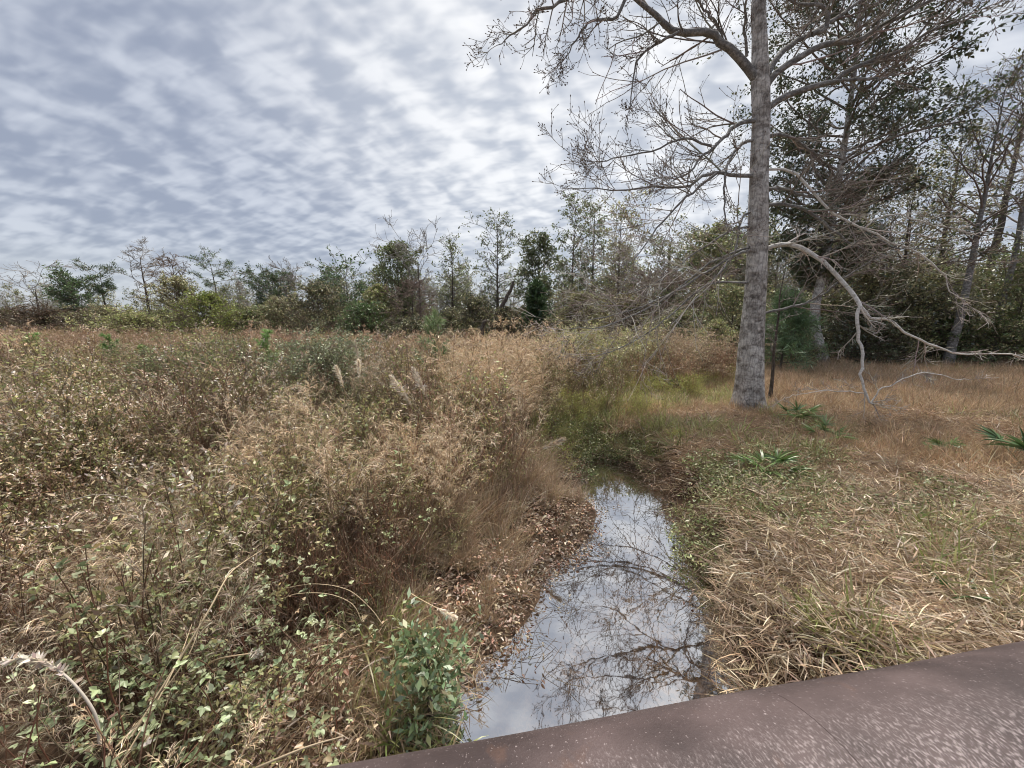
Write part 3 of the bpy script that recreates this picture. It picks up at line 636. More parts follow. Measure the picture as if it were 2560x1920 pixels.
#@@PART2@@
# ------------------------------------------------------------------ the steel pipe rail of the bridge
def rail():
    h = .65; rr = .22
    A = np.array([0, 0, CH]) + ray(810, 1920) * (h / -ray(810, 1920)[2]); B = np.array([0, 0, CH]) + ray(2560, 1600) * (h / -ray(2560, 1600)[2])
    d = nrm(B - A); n = nrm(np.array([-d[1], d[0], 0]))           # n points away from the viewer
    dist = abs((A[:2] @ n[:2])); L = math.hypot(dist, h)
    view = (n * dist + np.array([0, 0, -h])) / L                   # towards the silhouette line
    inw = np.array([0, 0, -1.]) * (dist / L) - n * (h / L)         # square to the view, down and back towards the viewer
    axis0 = A + inw * rr
    k = 96; xs = np.linspace(-4.2, 6.6, 380); th = np.arange(k) / k * 2 * math.pi
    loc = Vector(tuple(axis0))
    ang = math.atan2(d[1], d[0])
    b = MB()
    lr = np.random.default_rng(3)
    rad = np.full((len(xs), k), rr)
    rad += .0016 * np.sin(xs[:, None] * 2.3 + 2 * np.cos(th)[None]) + .001 * np.sin(xs[:, None] * 9 + 3 * th[None].repeat(len(xs), 0) * 1.0)
    V = np.stack([np.broadcast_to(xs[:, None], rad.shape), rad * np.cos(th)[None], rad * np.sin(th)[None]], -1)
    V[..., 2] += (-.010 * ((xs - .9) / 1.2) ** 2)[:, None] * 0.6
    idx = np.arange(V.shape[0] * k).reshape(-1, k); a = idx[:-1]; c = idx[1:]
    b.add(V, np.stack([a, np.roll(a, -1, 1), np.roll(c, -1, 1), c], -1), (.1, .1, .1))
    m, nt, N, K = new_mat("weathered_brown_steel")
    out = N("ShaderNodeOutputMaterial"); p = N("ShaderNodeBsdfPrincipled"); K(p.outputs[0], out.inputs[0])
    tc = N("ShaderNodeTexCoord")
    def noise(sc_, det, ro, st=(1, 1, 1)):
        mp = N("ShaderNodeMapping"); mp.inputs["Scale"].default_value = st; K(tc.outputs["Object"], mp.inputs[0])
        n_ = N("ShaderNodeTexNoise"); n_.inputs["Scale"].default_value = sc_; n_.inputs["Detail"].default_value = det; n_.inputs["Roughness"].default_value = ro; K(mp.outputs[0], n_.inputs[0]); return n_.outputs[0]
    def ramp(x, p0, p1):
        r_ = N("ShaderNodeMapRange"); r_.inputs[1].default_value = p0; r_.inputs[2].default_value = p1; K(x, r_.inputs[0]); return r_.outputs[0]
    def mx(f, a_, c_):
        q = N("ShaderNodeMix"); q.data_type = 'RGBA'
        for i, v in ((0, f), (6, a_), (7, c_)):
            if isinstance(v, tuple): q.inputs[i].default_value = (*v, 1)
            else: K(v, q.inputs[i])
        return q.outputs[2]
    def mul(a_, c_):
        q = N("ShaderNodeMath"); q.operation = 'MULTIPLY'; K(a_, q.inputs[0])
        if isinstance(c_, float): q.inputs[1].default_value = c_
        else: K(c_, q.inputs[1])
        return q.outputs[0]
    fine = noise(300, 4, .6, (1, .5, .5)); mid = noise(38, 6, .7); big = noise(5.5, 5, .6); stain = noise(14, 4, .6, (1, .5, .5))
    base = mx(ramp(big, .36, .66), (.042, .029, .029), (.095, .068, .067))
    base = mx(mul(ramp(stain, .62, .74), .40), base, (.14, .075, .05))
    sx = N("ShaderNodeSeparateXYZ"); K(tc.outputs["Object"], sx.inputs[0])
    worn = ramp(sx.outputs[1], .085, -.06)       # the walked-on, handled top of the pipe has lost its coat
    wn = N("ShaderNodeMath"); wn.operation = 'ADD'; K(worn, wn.inputs[0]); K(big, wn.inputs[1])
    wfac = ramp(wn.outputs[0], .60, 1.35)
    flake = ramp(fine, .50, .60)
    base = mx(mul(flake, mul(wfac, .85)), base, (.29, .245, .245))
    base = mx(mul(ramp(fine, .64, .68), .75), base, (.30, .25, .25))
    base = mx(mul(ramp(mid, .70, .74), .8), base, (.26, .20, .18))
    K(base, p.inputs["Base Color"]); p.inputs["Roughness"].default_value = .62; p.inputs["Specular IOR Level"].default_value = .4
    bp = N("ShaderNodeBump"); bp.inputs["Strength"].default_value = .5; bp.inputs["Distance"].default_value = .004; K(fine, bp.inputs["Height"]); K(bp.outputs[0], p.inputs["Normal"])
    e = thing("bridge_rail", "thick weathered brown steel pipe running across the near corner over the creek", "rail", loc)
    e.rotation_euler = (0, 0, ang)
    b.build("pipe", m, e, smooth=True)
    # the welded joint and the lap edge that shows as a thin line
    s0 = A + d * 0; J = ground(1850, 1730, 2.1)
    jx = float((np.array(J) - axis0) @ d) - .02
    b2 = MB(); t = np.linspace(0, 2 * math.pi, 97); P = np.stack([np.full(97, jx) + .004 * np.sin(3 * t), (rr + .0005) * np.cos(t), (rr + .0005) * np.sin(t)], 1)
    b2.tubes(P, .0005, 6, (.06, .045, .044)); b2.build("weld_seam", M_twig, e, smooth=True)
    for px_ in (-3.2, 4.6):
        b3 = MB(); b3.tubes(np.array([[px_, 0, -rr + .01], [px_, 0, -2.0]]), .07, 16, (.09, .065, .06)); b3.build("post", M_twig, e, smooth=True)
rail()

# ------------------------------------------------------------------ the big bare tree, limbs traced from the photo and grown in depth
TY = 9.11
def cr(X, Yc, Yd): return at(1200 + X * .6148, Yc * .6148, Yd)
BUDC = (.13, .10, .085)
def limb(name, pts, y0, y1, r0, r1, parent, origin, rg, mat, pale=False, nk=9, kl=1.0, dens=1.0, nn=18, hang=0., upk=1., bud=1):
    pts = np.array(pts, float); s = np.concatenate([[0], np.cumsum(np.hypot(*np.diff(pts, axis=0).T))]); s /= s[-1]
    Yd = y0 + (y1 - y0) * s ** 1.2
    P = spline([cr(p[0], p[1], y) for p, y in zip(pts, Yd)], nn)
    P[1:] += rg.normal(size=P[1:].shape) * .012
    grow_limb(name, P, r0, r1, parent, origin, rg, mat, pale, nk, kl, dens, hang, upk, bud)
def grow_limb(name, P, r0, r1, parent, origin, rg, mat, pale=False, nk=9, kl=1.0, dens=1.0, hang=0., upk=1., bud=1):
    n = len(P); b = MB(); Rr = r1 + (r0 - r1) * (1 - np.linspace(0, 1, n)) ** .9
    b.tubes(P, Rr, 10, (.2, .2, .2), 0)
    tc = [(.44, .40, .36), (.34, .30, .27), (.52, .48, .43)] if pale else [(.25, .22, .19), (.33, .29, .26), (.19, .165, .145)]
    Ltot = np.linalg.norm(np.diff(P, axis=0), axis=1).sum()
    L0 = np.clip(Ltot * .48, .6, 2.3) * kl
    k1 = int(nk * dens)
    p, d, t, pi = kids(P[None], k1, .16, 1.0, .75, rg, .3)
    p = np.concatenate([p, P[None, -1]]); d = np.concatenate([d, nrm(P[-1:] - P[-3:-2])]); t = np.append(t, .85)
    l1 = L0 * (1.15 - .65 * t) * rg.uniform(.5, 1.25, len(p))
    B1 = grow(p, d, l1, 9, .075, .035 * upk - hang, rg)
    rb = np.interp(t, np.linspace(0, 1, n), Rr) * .5
    rb = np.clip(rb, .005, .019)
    b.tubes(B1, rb[:, None] * np.linspace(1, .42, 10), 5, pick(tc, len(p), rg), 1)
    p, d, t, pi = kids(B1, 6, .15, 1, .7, rg); l2 = l1[pi] * .46 * rg.uniform(.5, 1.3, len(p))
    B2 = grow(p, d, l2, 6, .085, .055 * upk - hang, rg)
    b.tubes(B2, (np.clip(rb[pi] * .5, .0042, .009))[:, None] * np.linspace(1, .6, 7), 4, pick(tc, len(p), rg), 1)
    p, d, t, pi = kids(B2, 3, .2, 1, .7, rg); l3 = np.clip(l2[pi] * .5, .08, .34) * rg.uniform(.6, 1.3, len(p))
    B3 = grow(p, d, l3, 4, .09, .09 * upk - hang, rg)
    b.tubes(B3, np.linspace(.0040, .0030, 5), 3, pick(tc, len(p), rg), 1)
    tips = np.concatenate([B3[:, -1], B2[:, -1], B3[::3, 2]]); td = np.concatenate([B3[:, -1] - B3[:, -2], B2[:, -1] - B2[:, -2], rg.normal(size=B3[::3, 2].shape)])
    td = nrm(td); m = len(tips)
    budp = tips[:, None, :] + td[:, None, :] * np.array([-.004, .012, .03])[None, :, None]
    if bud: b.tubes(budp, np.array([.004, .0085, .002]), 4, BUDC, 1)
    return b.build(name, [mat, M_twig], parent, smooth=True, origin=origin)

def main_tree():
    rg = np.random.default_rng(11)
    base = at(1870, 1042, TY); base[2] = hz(base[0], base[1]) - .05
    root = thing("bare_tree", "tall leafless tree with thick pale blotched trunk standing on the bank beside the creek", "tree", tuple(base))
    tr = [(1100, 1690), (1097, 1600), (1105, 1400), (1118, 1200), (1125, 1020), (1130, 860), (1135, 680), (1142, 500), (1140, 330), (1138, 150), (1135, 0)]
    hw = [64, 55, 47, 41, 39, 38, 35, 33, 35, 29, 27]
    P = [cr(x, y, TY) for x, y in tr]; P[0][2] = base[2]
    sc_ = .6148 / F
    Rd = [h * sc_ * .95 * p[1] / (CP - (y_ * .6148 - 960) / F * SP) for h, p, (x_, y_) in zip(hw, P, tr)]
    top = P[-1]
    for i in range(1, 6):
        P.append(top + np.array([.06 * i + .1 * math.sin(i * 2.1), .12 * i, 1.25 * i])); Rd.append(Rd[10] * (1 - i / 5.6))
    S = spline(P, 90); Rs = np.interp(np.linspace(0, 1, 90), np.linspace(0, 1, len(Rd)), Rd)
    b = MB(); k = 28; th = np.arange(k) / k * 6.2832
    zz_ = S[:, 2] - base[2]
    fl = np.exp(-zz_ / .36)
    V = []
    for i in range(90):
        r_ = Rs[i] * (1 + .05 * np.sin(3 * th + zz_[i] * .7) + .03 * np.sin(7 * th - zz_[i] * 1.9) + fl[i] * (.30 + .22 * np.sin(5 * th + 1)))
        V.append(np.stack([S[i, 0] + r_ * np.cos(th), S[i, 1] + r_ * np.sin(th), np.full(k, S[i, 2])], 1))
    idx = np.arange(90 * k).reshape(90, k); a = idx[:-1]; c = idx[1:]
    b.add(np.array(V), np.stack([a, np.roll(a, -1, 1), np.roll(c, -1, 1), c], -1), (.2, .2, .2))
    b.build("trunk", M_bark, root, smooth=True, origin=base)
    def lm(pts, y1, r0, r1, **kw): limb("limb", pts, TY + kw.pop("dy", 0), y1, r0, r1, root, base, rg, kw.pop("mat", M_greybark), **kw)
    lm([(1125, 325), (1060, 240), (985, 175), (930, 130), (800, 128), (740, 85), (690, 40), (640, 0), (560, -70), (440, -130)], 8.2, .092, .018, nk=12, hang=.05)
    lm([(810, 130), (740, 170), (680, 200), (640, 250), (625, 300), (612, 400), (605, 450)], 8.3, .03, .007, dy=-.5, nk=9, kl=.75, hang=.03)
    lm([(600, -30), (550, 70), (480, 80), (420, 115), (380, 180), (330, 260)], 7.8, .032, .007, dy=-.9, nk=10, kl=.8, hang=.04)
    lm([(500, -100), (400, -30), (300, 20), (220, 50), (190, 100), (120, 150), (70, 180)], 7.4, .035, .006, dy=-.9, nk=12, kl=.7, hang=.05)
    lm([(1000, 190), (960, 100), (900, 20), (860, -60)], 8.8, .03, .012, nk=8)
    lm([(1085, 230), (1075, 120), (1085, 0), (1120, -90)], 8.4, .03, .015, nk=6)
    lm([(1150, 350), (1190, 260), (1250, 190), (1340, 140), (1420, 90), (1500, 40), (1600, -50)], 10.2, .07, .025, nk=9)
    lm([(1350, 140), (1405, 120), (1412, 60), (1375, 22), (1290, 15), (1230, -30)], 9.0, .055, .018, dy=.2, nk=7)
    lm([(1160, 365), (1200, 300), (1290, 240), (1380, 190), (1470, 175), (1530, 165), (1620, 110), (1720, 60), (1830, 0), (1950, -50)], 8.3, .074, .018, nk=14)
    lm([(1170, 440), (1240, 395), (1340, 355), (1430, 335), (1500, 290), (1580, 250), (1680, 220), (1760, 170), (1850, 120), (1990, 60)], 8.0, .068, .011, nk=13)
    lm([(1430, 335), (1520, 325), (1620, 320), (1690, 305)], 8.0, .035, .01, dy=-.4, nk=7)
    lm([(1140, 488), (1060, 500), (1010, 540), (960, 590), (900, 640), (850, 700), (780, 740)], 8.2, .05, .008, nk=12)
    lm([(940, 592), (840, 565), (780, 580), (680, 620), (560, 640), (480, 660), (400, 640)], 7.8, .024, .005, dy=-.5, nk=13, kl=.75)
    lm([(1140, 717), (1040, 715), (960, 705), (900, 720), (830, 760), (700, 760), (560, 770), (400, 765)], 7.6, .045, .006, nk=15, kl=.8)
    lm([(960, 706), (880, 770), (800, 840), (720, 930), (640, 1040), (560, 1090)], 7.9, .028, .006, dy=-.4, nk=12, pale=True)
    lm([(1130, 560), (1060, 590), (1020, 640), (1000, 700), (995, 780), (995, 880)], 8.5, .035, .014, nk=7, kl=.7)
    lm([(1125, 850), (1070, 880), (1050, 940), (1045, 1010), (1000, 1080), (940, 1150)], 8.4, .028, .010, nk=10, kl=.8, pale=True)
    lm([(1140, 1015), (1050, 1030), (980, 1070), (880, 1130), (740, 1220), (600, 1290), (480, 1330), (340, 1340)], 7.4, .036, .006, nk=13, pale=True, mat=M_greybark, kl=.85, upk=.35)
    lm([(1130, 1000), (1100, 1002), (950, 1060), (800, 1180), (650, 1250), (500, 1290), (400, 1310)], 8.0, .030, .006, nk=12, pale=True, mat=M_greybark, kl=.85, upk=.35)
    lm([(1100, 1150), (980, 1150), (900, 1170), (800, 1260), (700, 1340), (560, 1420), (460, 1450)], 7.6, .027, .006, nk=11, pale=True, mat=M_greybark, kl=.85, upk=.35)
    lm([(1130, 920), (1040, 930), (900, 1010), (760, 1120), (640, 1180), (540, 1200)], 8.6, .027, .006, nk=11, pale=True, mat=M_greybark, kl=.85, upk=.35)
    pb = dict(mat=M_palebark, pale=True, upk=.15, bud=0)
    lm([(1140, 1050), (1180, 1005), (1250, 993), (1310, 1010), (1390, 1060), (1450, 1120), (1530, 1210), (1552, 1250)], 7.9, .050, .037, nk=6, kl=.9, **pb)
    lm([(1550, 1245), (1535, 1290), (1540, 1370), (1560, 1450), (1550, 1530), (1575, 1610), (1592, 1642)], 7.6, .034, .018, dy=-1.2, nk=6, kl=.9, **pb)
    lm([(1552, 1250), (1590, 1295), (1660, 1300), (1740, 1360), (1800, 1390), (1880, 1420), (1960, 1440), (2150, 1440), (2240, 1460)], 7.4, .028, .010, dy=-1.2, nk=8, kl=.6, **pb)
    lm([(1590, 1640), (1620, 1590), (1680, 1560), (1760, 1525), (1850, 1520), (1930, 1540), (1990, 1545)], 7.3, .014, .005, dy=-1.5, nk=5, kl=.5, **pb)
    lm([(1570, 1600), (1480, 1590), (1380, 1590), (1290, 1605), (1230, 1620)], 7.6, .011, .004, dy=-1.45, nk=5, kl=.5, **pb)
    lm([(1125, 835), (1210, 830), (1280, 840), (1340, 865), (1420, 925), (1500, 985), (1590, 1030), (1700, 1050)], 8.6, .045, .009, nk=13)
    lm([(1130, 690), (1260, 690), (1310, 740), (1390, 820), (1450, 880), (1520, 910), (1600, 950), (1680, 990), (1760, 1010), (1830, 1060), (1860, 1100), (1900, 1130), (1905, 1180), (1950, 1205)], 7.9, .029, .007, nk=9, kl=.65, **pb)
    lm([(1145, 552), (1250, 555), (1300, 580), (1370, 630), (1450, 640), (1560, 680)], 9.6, .04, .008, nk=12)
    lm([(1150, 765), (1250, 770), (1330, 800), (1440, 790), (1560, 760), (1680, 740)], 8.5, .036, .007, nk=13)
    lm([(1145, 1275), (1260, 1250), (1330, 1230), (1390, 1200), (1480, 1130), (1560, 1080), (1680, 1030)], 8.3, .032, .008, nk=11)
    lm([(1560, 930), (1640, 880), (1720, 880), (1820, 910), (1920, 930), (2020, 960)], 7.7, .016, .006, dy=-.7, nk=7, kl=.6, **pb)
    lm([(1600, 960), (1700, 1010), (1820, 1010), (1940, 1020), (2060, 1050)], 7.6, .014, .005, dy=-.8, nk=6, kl=.6)
    # the part of the tree above the picture, seen only in the water
    for z0, az, L in ((9.6, 200, 3.6), (9.9, 330, 3.8), (10.6, 255, 3.4), (11.3, 40, 3.0), (11.6, 290, 3.2), (12.3, 160, 2.6), (12.8, 350, 2.5), (13.3, 230, 2.2), (10.2, 275, 3.6), (13.9, 60, 1.8)):
        i = np.argmin(np.abs(S[:, 2] - z0)); a_ = R(az)
        P_ = grow(S[i][None], np.array([[math.cos(a_), math.sin(a_), .8]]), L, 14, .10, -.01, rg)[0]
        grow_limb("limb", P_, .06, .01, root, base, rg, M_bark2, nk=11)
main_tree()

# ------------------------------------------------------------------ generic trees
def tree(name, label, cat, px, Yd, toppx, hwpx, kindp, seed, group=None, basez=None, leaf=None, bark=(.16, .135, .115), r0=None, cb=.35, nl=22, nsub=5, ntw=4, shape='round', ang=(60, 25), leafpal=DARKG, ls=.12,
         nleaf=6, spread=.25, wander=.08, lean=(0, 0), trunkmat=None, up=.05, trunk_px=None, leafmat=None, twr=1.0, lw=.5, proto=False, h=None, cw=None, minr=None):
    rg = np.random.default_rng(seed)
    if proto: base = np.zeros(3)
    else:
        base = at(px, 800, Yd); base[2] = float(hz(base[0], base[1])) - .1
        h = at(px, toppx, Yd)[2] - base[2]; cw = hwpx / F * Yd
    r0 = r0 or h * .016
    mr_ = minr if minr is not None else max(.006, Yd * .00055)
    n = 12; t = np.linspace(0, 1, n)
    if trunk_px:
        T = spline([at(a_, c_, Yd) for a_, c_ in trunk_px], n) - base; T[0, 2] = -.05
    else:
        T = np.stack([lean[0] * h * t ** 1.5 + np.cumsum(rg.normal(size=n)) * wander * h * .02, lean[1] * h * t ** 1.5 + np.cumsum(rg.normal(size=n)) * wander * h * .02, h * t * .97], 1); T[0, :2] = 0
    RT = np.maximum(r0 * (1 - t * .93) + r0 * .35 * np.exp(-t * 25), mr_)
    uu = (np.arange(nl) + rg.uniform(0, 1, nl)) / nl
    tt = cb + (1 - cb) * uu * .98
    p, _ = interp(T[None], tt, np.zeros(nl, int))
    prof = {'round': np.sqrt(np.clip(1 - (2 * uu - 1) ** 2, .08, 1)), 'cone': 1.05 - uu, 'flat': .45 + .6 * uu, 'col': np.full(nl, .8) - .3 * uu ** 3, 'vase': .35 + .75 * uu, 'bottom': np.clip(1 - uu ** 1.5, .12, 1)}[shape]
    az = np.arange(nl) * 2.39996 + rg.normal(size=nl) * .4
    an = np.radians(ang[0] + (ang[1] - ang[0]) * uu) * rg.uniform(.8, 1.2, nl)
    d = np.stack([np.sin(an) * np.cos(az), np.sin(an) * np.sin(az), np.cos(an)], 1)
    L = cw * prof * rg.uniform(.65, 1.15, nl) / np.maximum(np.sin(an), .45)
    B1 = grow(p, d, L, 6, wander * 1.3, up, rg)
    # keep the crown under its top
    r1 = np.maximum(np.interp(tt, t, RT) * .5, mr_ * 1.0)
    p, d, tq, pi = kids(B1, nsub, .2, 1, .8, rg); L2 = L[pi] * .42 * rg.uniform(.5, 1.3, len(p)) * (1.15 - tq * .5)
    B2 = grow(p, d, L2, 4, wander * 1.6, up, rg)
    piB2 = pi; B3 = None
    if ntw:
        p, d, tq, pi2 = kids(B2, ntw, .2, 1, .75, rg); L3 = np.maximum(L2[pi2] * .5, .12) * rg.uniform(.5, 1.3, len(p))
        B3 = grow(p, d, L3, 3, wander * 1.8, up, rg)
    if not trunk_px:
        A_ = [B1, B2] + ([B3] if B3 is not None else [])
        allp = np.concatenate([q_.reshape(-1, 3) for q_ in A_]); fz = h * .985 / max(np.percentile(allp[:, 2], 99.6), .01)
        rad_ = np.abs(allp[:, 0] - np.interp(allp[:, 2], T[:, 2], T[:, 0])); fr_ = np.clip(cw / np.percentile(rad_, 97), .5, 1.6)
        for q_ in A_:
            cx = np.interp(q_[..., 2], T[:, 2], T[:, 0]); cyy = np.interp(q_[..., 2], T[:, 2], T[:, 1])
            q_[..., 0] = cx + (q_[..., 0] - cx) * fr_; q_[..., 1] = cyy + (q_[..., 1] - cyy) * fr_
        T = T.copy()
        for q_ in A_ + [T]: q_[..., 2] *= np.where(q_[..., 2] > 0, min(fz, 1.3), 1)
    b = MB(); b.tubes(T, RT, 10 if r0 > .08 else 6, bark, 0)
    b.tubes(B1, np.maximum(r1[:, None] * np.linspace(1, .4, 7), mr_ * .8), 5, bark, 1)
    b.tubes(B2, np.maximum((r1[piB2] * .4)[:, None] * np.linspace(1, .5, 5), mr_ * .65 * twr), 4, bark, 1)
    if B3 is not None: b.tubes(B3, mr_ * .5 * twr, 3, bark, 1)
    lb = None
    if nleaf:
        lb = MB()
        for Bq, f_ in ((B3 if B3 is not None else B2, 1.0),):
            p, d, tq, pi = kids(Bq, nleaf, .25, 1.0, .9, rg)
            n_ = len(p); p = p + rg.normal(size=p.shape) * spread * .35
            cl = rg.uniform(.72, 1.28, len(Bq))[pi][:, None]
            l_ = ls * rg.uniform(.55, 1.4, n_)
            lb.leaves(p, d + rg.normal(size=d.shape) * .5, l_, l_ * lw, np.clip(pick(leafpal, n_, rg, .2) * cl, .004, .9), rg)
    tm = trunkmat or M_bark2
    if proto:
        mb = MB()
        for src, mo in ((b, 0), (lb, 1)):
            if src is None: continue
            off = mb.n
            for v_, c_, q_, m_ in zip(src.v, src.c, src.q, src.m):
                mb.v.append(v_); mb.c.append(c_); mb.q.append(q_ + off); mb.m.append(np.full(len(q_), mo))
            mb.n += src.n
        return mb
    root = thing(name, label, cat, tuple(base), group)
    b.build("trunk", [tm, M_twig], root, smooth=True)
    if lb is not None: lb.build("crown", leafmat or M_leaf, root)
    return root

GREY = (.30, .28, .26); GB = (.20, .17, .145)
GT = "trees along the far edge of the field"
LG = [(.16, .20, .095), (.20, .235, .11), (.125, .165, .075), (.24, .25, .13)]      # mixed grey greens
OB = [(.34, .325, .17), (.29, .275, .145), (.39, .34, .20), (.26, .285, .13)]     # olive browns
PG = [(.10, .155, .07), (.13, .19, .085), (.075, .12, .055)]                           # pine greens
BT = "bare_tree"; LT = "leafy_tree"; PT = "pine_tree"
bare = dict(kindp='bare', nleaf=0, bark=GREY, nl=18, nsub=7, ntw=6, twr=1.3, shape='vase', ang=(50, 22), cb=.28, up=.06, wander=.12)
thin = dict(kindp='thin', bark=GB, leafpal=LG, nl=34, nsub=4, ntw=3, nleaf=4, ls=.20, spread=.35, shape='col', ang=(65, 35), cb=.30, wander=.10, up=.02)
pine = dict(kindp='pine', lw=.2, bark=GB, leafpal=PG, nl=16, nsub=5, ntw=4, nleaf=9, ls=.32, spread=.35, shape='flat', ang=(85, 45), cb=.62, wander=.10, up=.05)
full = dict(kindp='full', bark=GB, leafpal=LG, nl=40, nsub=7, ntw=4, nleaf=6, ls=.25, spread=.4, shape='round', ang=(75, 30), cb=.18, wander=.10, up=.03)
def T(name, label, px, Yd, top, hw, seed, base, **kw):
    p = dict(base); p.update(kw); return tree(name, label, "tree", px, Yd, top, hw, seed=seed, group=GT, **p)
T(BT, "wide forked bare tree at the far left end of the tree line", 103, 58, 642, 62, 1, bare, r0=.28, nl=9, cb=.30, ang=(48, 30))
T(LT, "small rounded green tree just right of the leftmost bare tree", 200, 55, 672, 44, 2, full, leafpal=PG, cb=.3)
T(PT, "flat topped pine between the rounded green tree and the tallest bare tree on the left", 270, 58, 652, 40, 3, pine)
T(BT, "tallest bare tree at left with a straight single trunk and open crown", 376, 58, 590, 46, 4, bare, shape='round', ang=(65, 25), r0=.25, cb=.35)
T(BT, "brownish bare tree between the tallest bare tree and the leaning pine", 452, 55, 628, 38, 5, bare, bark=(.20, .15, .12), shape='round', ang=(60, 30))
T(PT, "leaning pine with a sparse tilted crown above the yellow green bush", 552, 60, 610, 44, 6, pine, lean=(-.06, 0), cb=.6, nl=13)
T(BT, "thin bare tree behind the leaning pine, right of it", 610, 62, 672, 26, 62, bare, nl=10)
T(LT, "bushy topped green tree behind the thin pale bare tree, left of the middle", 692, 56, 668, 48, 7, full, leafpal=PG, cb=.4)
T(BT, "thin pale bare tree rising behind the bushy topped green tree", 732, 54, 642, 28, 8, bare, bark=(.27, .24, .22))
T(LT, "loose crowned green tree with a knobbly top, left of the big bare tree", 872, 46, 620, 52, 9, thin, shape='flat', leafpal=PG, cb=.4, ls=.30)
T(LT, "low sparse green tree beside the knobbly topped tree, on its left", 820, 48, 660, 34, 91, thin, leafpal=PG, cb=.4)
T(BT, "pale crooked bare tree leaning right, just left of the big bare tree", 962, 44, 612, 26, 10, bare, lean=(.04, 0), bark=(.27, .24, .21))
T(BT, "big bare tree with a fanned crown in the middle of the tree line", 1050, 38, 545, 66, 11, bare, r0=.22, nl=18, nsub=7, ntw=7, cb=.35)
T(LT, "light green tree wrapped round the left of the big fanned bare tree", 1000, 40, 600, 50, 12, full, leafpal=[(.15, .18, .08), (.12, .15, .07)], cb=.3)
T(LT, "narrow green tree at the right shoulder of the big fanned bare tree", 1132, 42, 592, 38, 13, thin, leafpal=LG)
T("vine_tangle", "dense grey brown tangle of leafless vines under the big fanned bare tree", 1035, 34, 690, 62, 14, bare, shape='round', cb=.05, nl=34, nsub=8, ntw=7, bark=(.19, .15, .13), ang=(70, 40), up=-.06, wander=.22, r0=.08)
T(LT, "tall slender tree with airy leaf sprays, middle of the photo, standing clear of its neighbours", 1245, 36, 530, 54, 15, thin, cb=.28, nl=40, bark=(.15, .13, .12), r0=.17)
T(LT, "broad airy green tree between the tall slender tree and the three tall thin trees", 1345, 38, 582, 58, 16, full, cb=.25, nl=38)
T(PT, "dense dark green young pine low before the broad airy tree", 1345, 31, 705, 42, 17, pine, cb=.08, shape='cone', nl=30, leafpal=[(.09, .15, .06), (.07, .12, .05)], ls=.32, lw=.3)
T(LT, "left one of the three tall thin trees well left of the big trunk", 1428, 34, 478, 42, 18, thin, cb=.32, nl=44, bark=(.20, .18, .16), r0=.14)
T(LT, "middle one of the three tall thin trees, with the straightest stem", 1478, 35, 488, 34, 19, thin, cb=.35, nl=40, bark=(.20, .18, .16), r0=.16)
T(LT, "right one of the three tall thin trees, thick with twigs", 1540, 33, 492, 58, 20, thin, cb=.15, nl=50, leafpal=OB, nleaf=3, ntw=5, r0=.15)
T(LT, "sparse leafy tree behind the left branches of the big trunk", 1665, 32, 540, 56, 21, thin, cb=.25, nl=44, leafpal=LG + OB)
T(LT, "greyish leafy tree just behind the left side of the big trunk", 1760, 30, 560, 60, 22, full, cb=.2, leafpal=LG + OB)
T(BT, "bare thicket tree with many fine twigs left of the big trunk, over the tan weeds", 1610, 27, 650, 80, 23, bare, shape='round', cb=.10, nl=34, nsub=8, ntw=7, bark=(.20, .16, .14), ang=(70, 30), wander=.16)
T(BT, "second bare thicket tree hard against the left of the big trunk", 1745, 24, 640, 75, 24, bare, shape='round', cb=.10, nl=34, nsub=8, ntw=6, bark=(.20, .155, .13), ang=(70, 30), wander=.16)
GS = "trees of the wood on the right"
def S(name, label, px, Yd, top, hw, seed, base, **kw):
    p = dict(base); p.update(kw); return tree(name, label, "tree", px, Yd, top, hw, seed=seed, group=GS, **p)
mag = dict(kindp='full', bark=GB, leafpal=DARKG, nl=80, nsub=7, ntw=6, nleaf=9, ls=.15, spread=.30, shape='round', ang=(85, 25), cb=.36, wander=.12, up=.02, leafmat=M_leafd)
S("evergreen_tree", "tall dark glossy evergreen towering behind the big trunk, its trunk bowed at the foot", 2055, 18.5, -420, 215, 31, mag, r0=.26, cb=.36, nl=100, nsub=8, ntw=6, nleaf=11,
  trunk_px=[(2058, 915), (2045, 860), (2035, 800), (2042, 740), (2062, 660), (2078, 560), (2105, 400), (2135, 200), (2150, 0), (2160, -200), (2165, -400)], trunkmat=M_bark)
S("evergreen_tree", "olive brown evergreen of middle height right of the dark glossy one", 2235, 20, 370, 120, 32, mag, leafpal=OB, cb=.14, nl=40, nsub=6, ntw=5, ls=.13, nleaf=5)
S("evergreen_tree", "dull olive evergreen filling the gap behind the big trunk's right branches", 2080, 22, 420, 130, 33, mag, leafpal=OB, cb=.12, nl=40, nsub=6, nleaf=4, ls=.13)
S(BT, "tall bare tree at right forking into two stems, with dark leaf clumps in its top", 2392, 17.2, 110, 105, 34, bare, nleaf=1, ls=.16, leafpal=DARKG, shape='round', r0=.18, trunkmat=M_greybark, cb=.42, nl=24, ang=(50, 22), bark=(.20, .16, .14))
S(BT, "pale tall bare tree near the right edge, fine twigged from low down", 2500, 18, 40, 95, 35, bare, shape='round', r0=.15, cb=.35, nl=28, ang=(55, 22), bark=(.30, .27, .25), trunkmat=M_greybark)
S(BT, "thin bare tree leaning left beside the pale tall tree at the right edge", 2535, 24, 420, 50, 36, bare, lean=(-.08, 0), r0=.10, nl=10, trunkmat=M_greybark)
S(LT, "thin half leafy tree between the dark evergreen and the forked bare tree", 2325, 24, 300, 60, 37, thin, leafpal=DARKG + OB, cb=.3, ls=.16, nl=44)
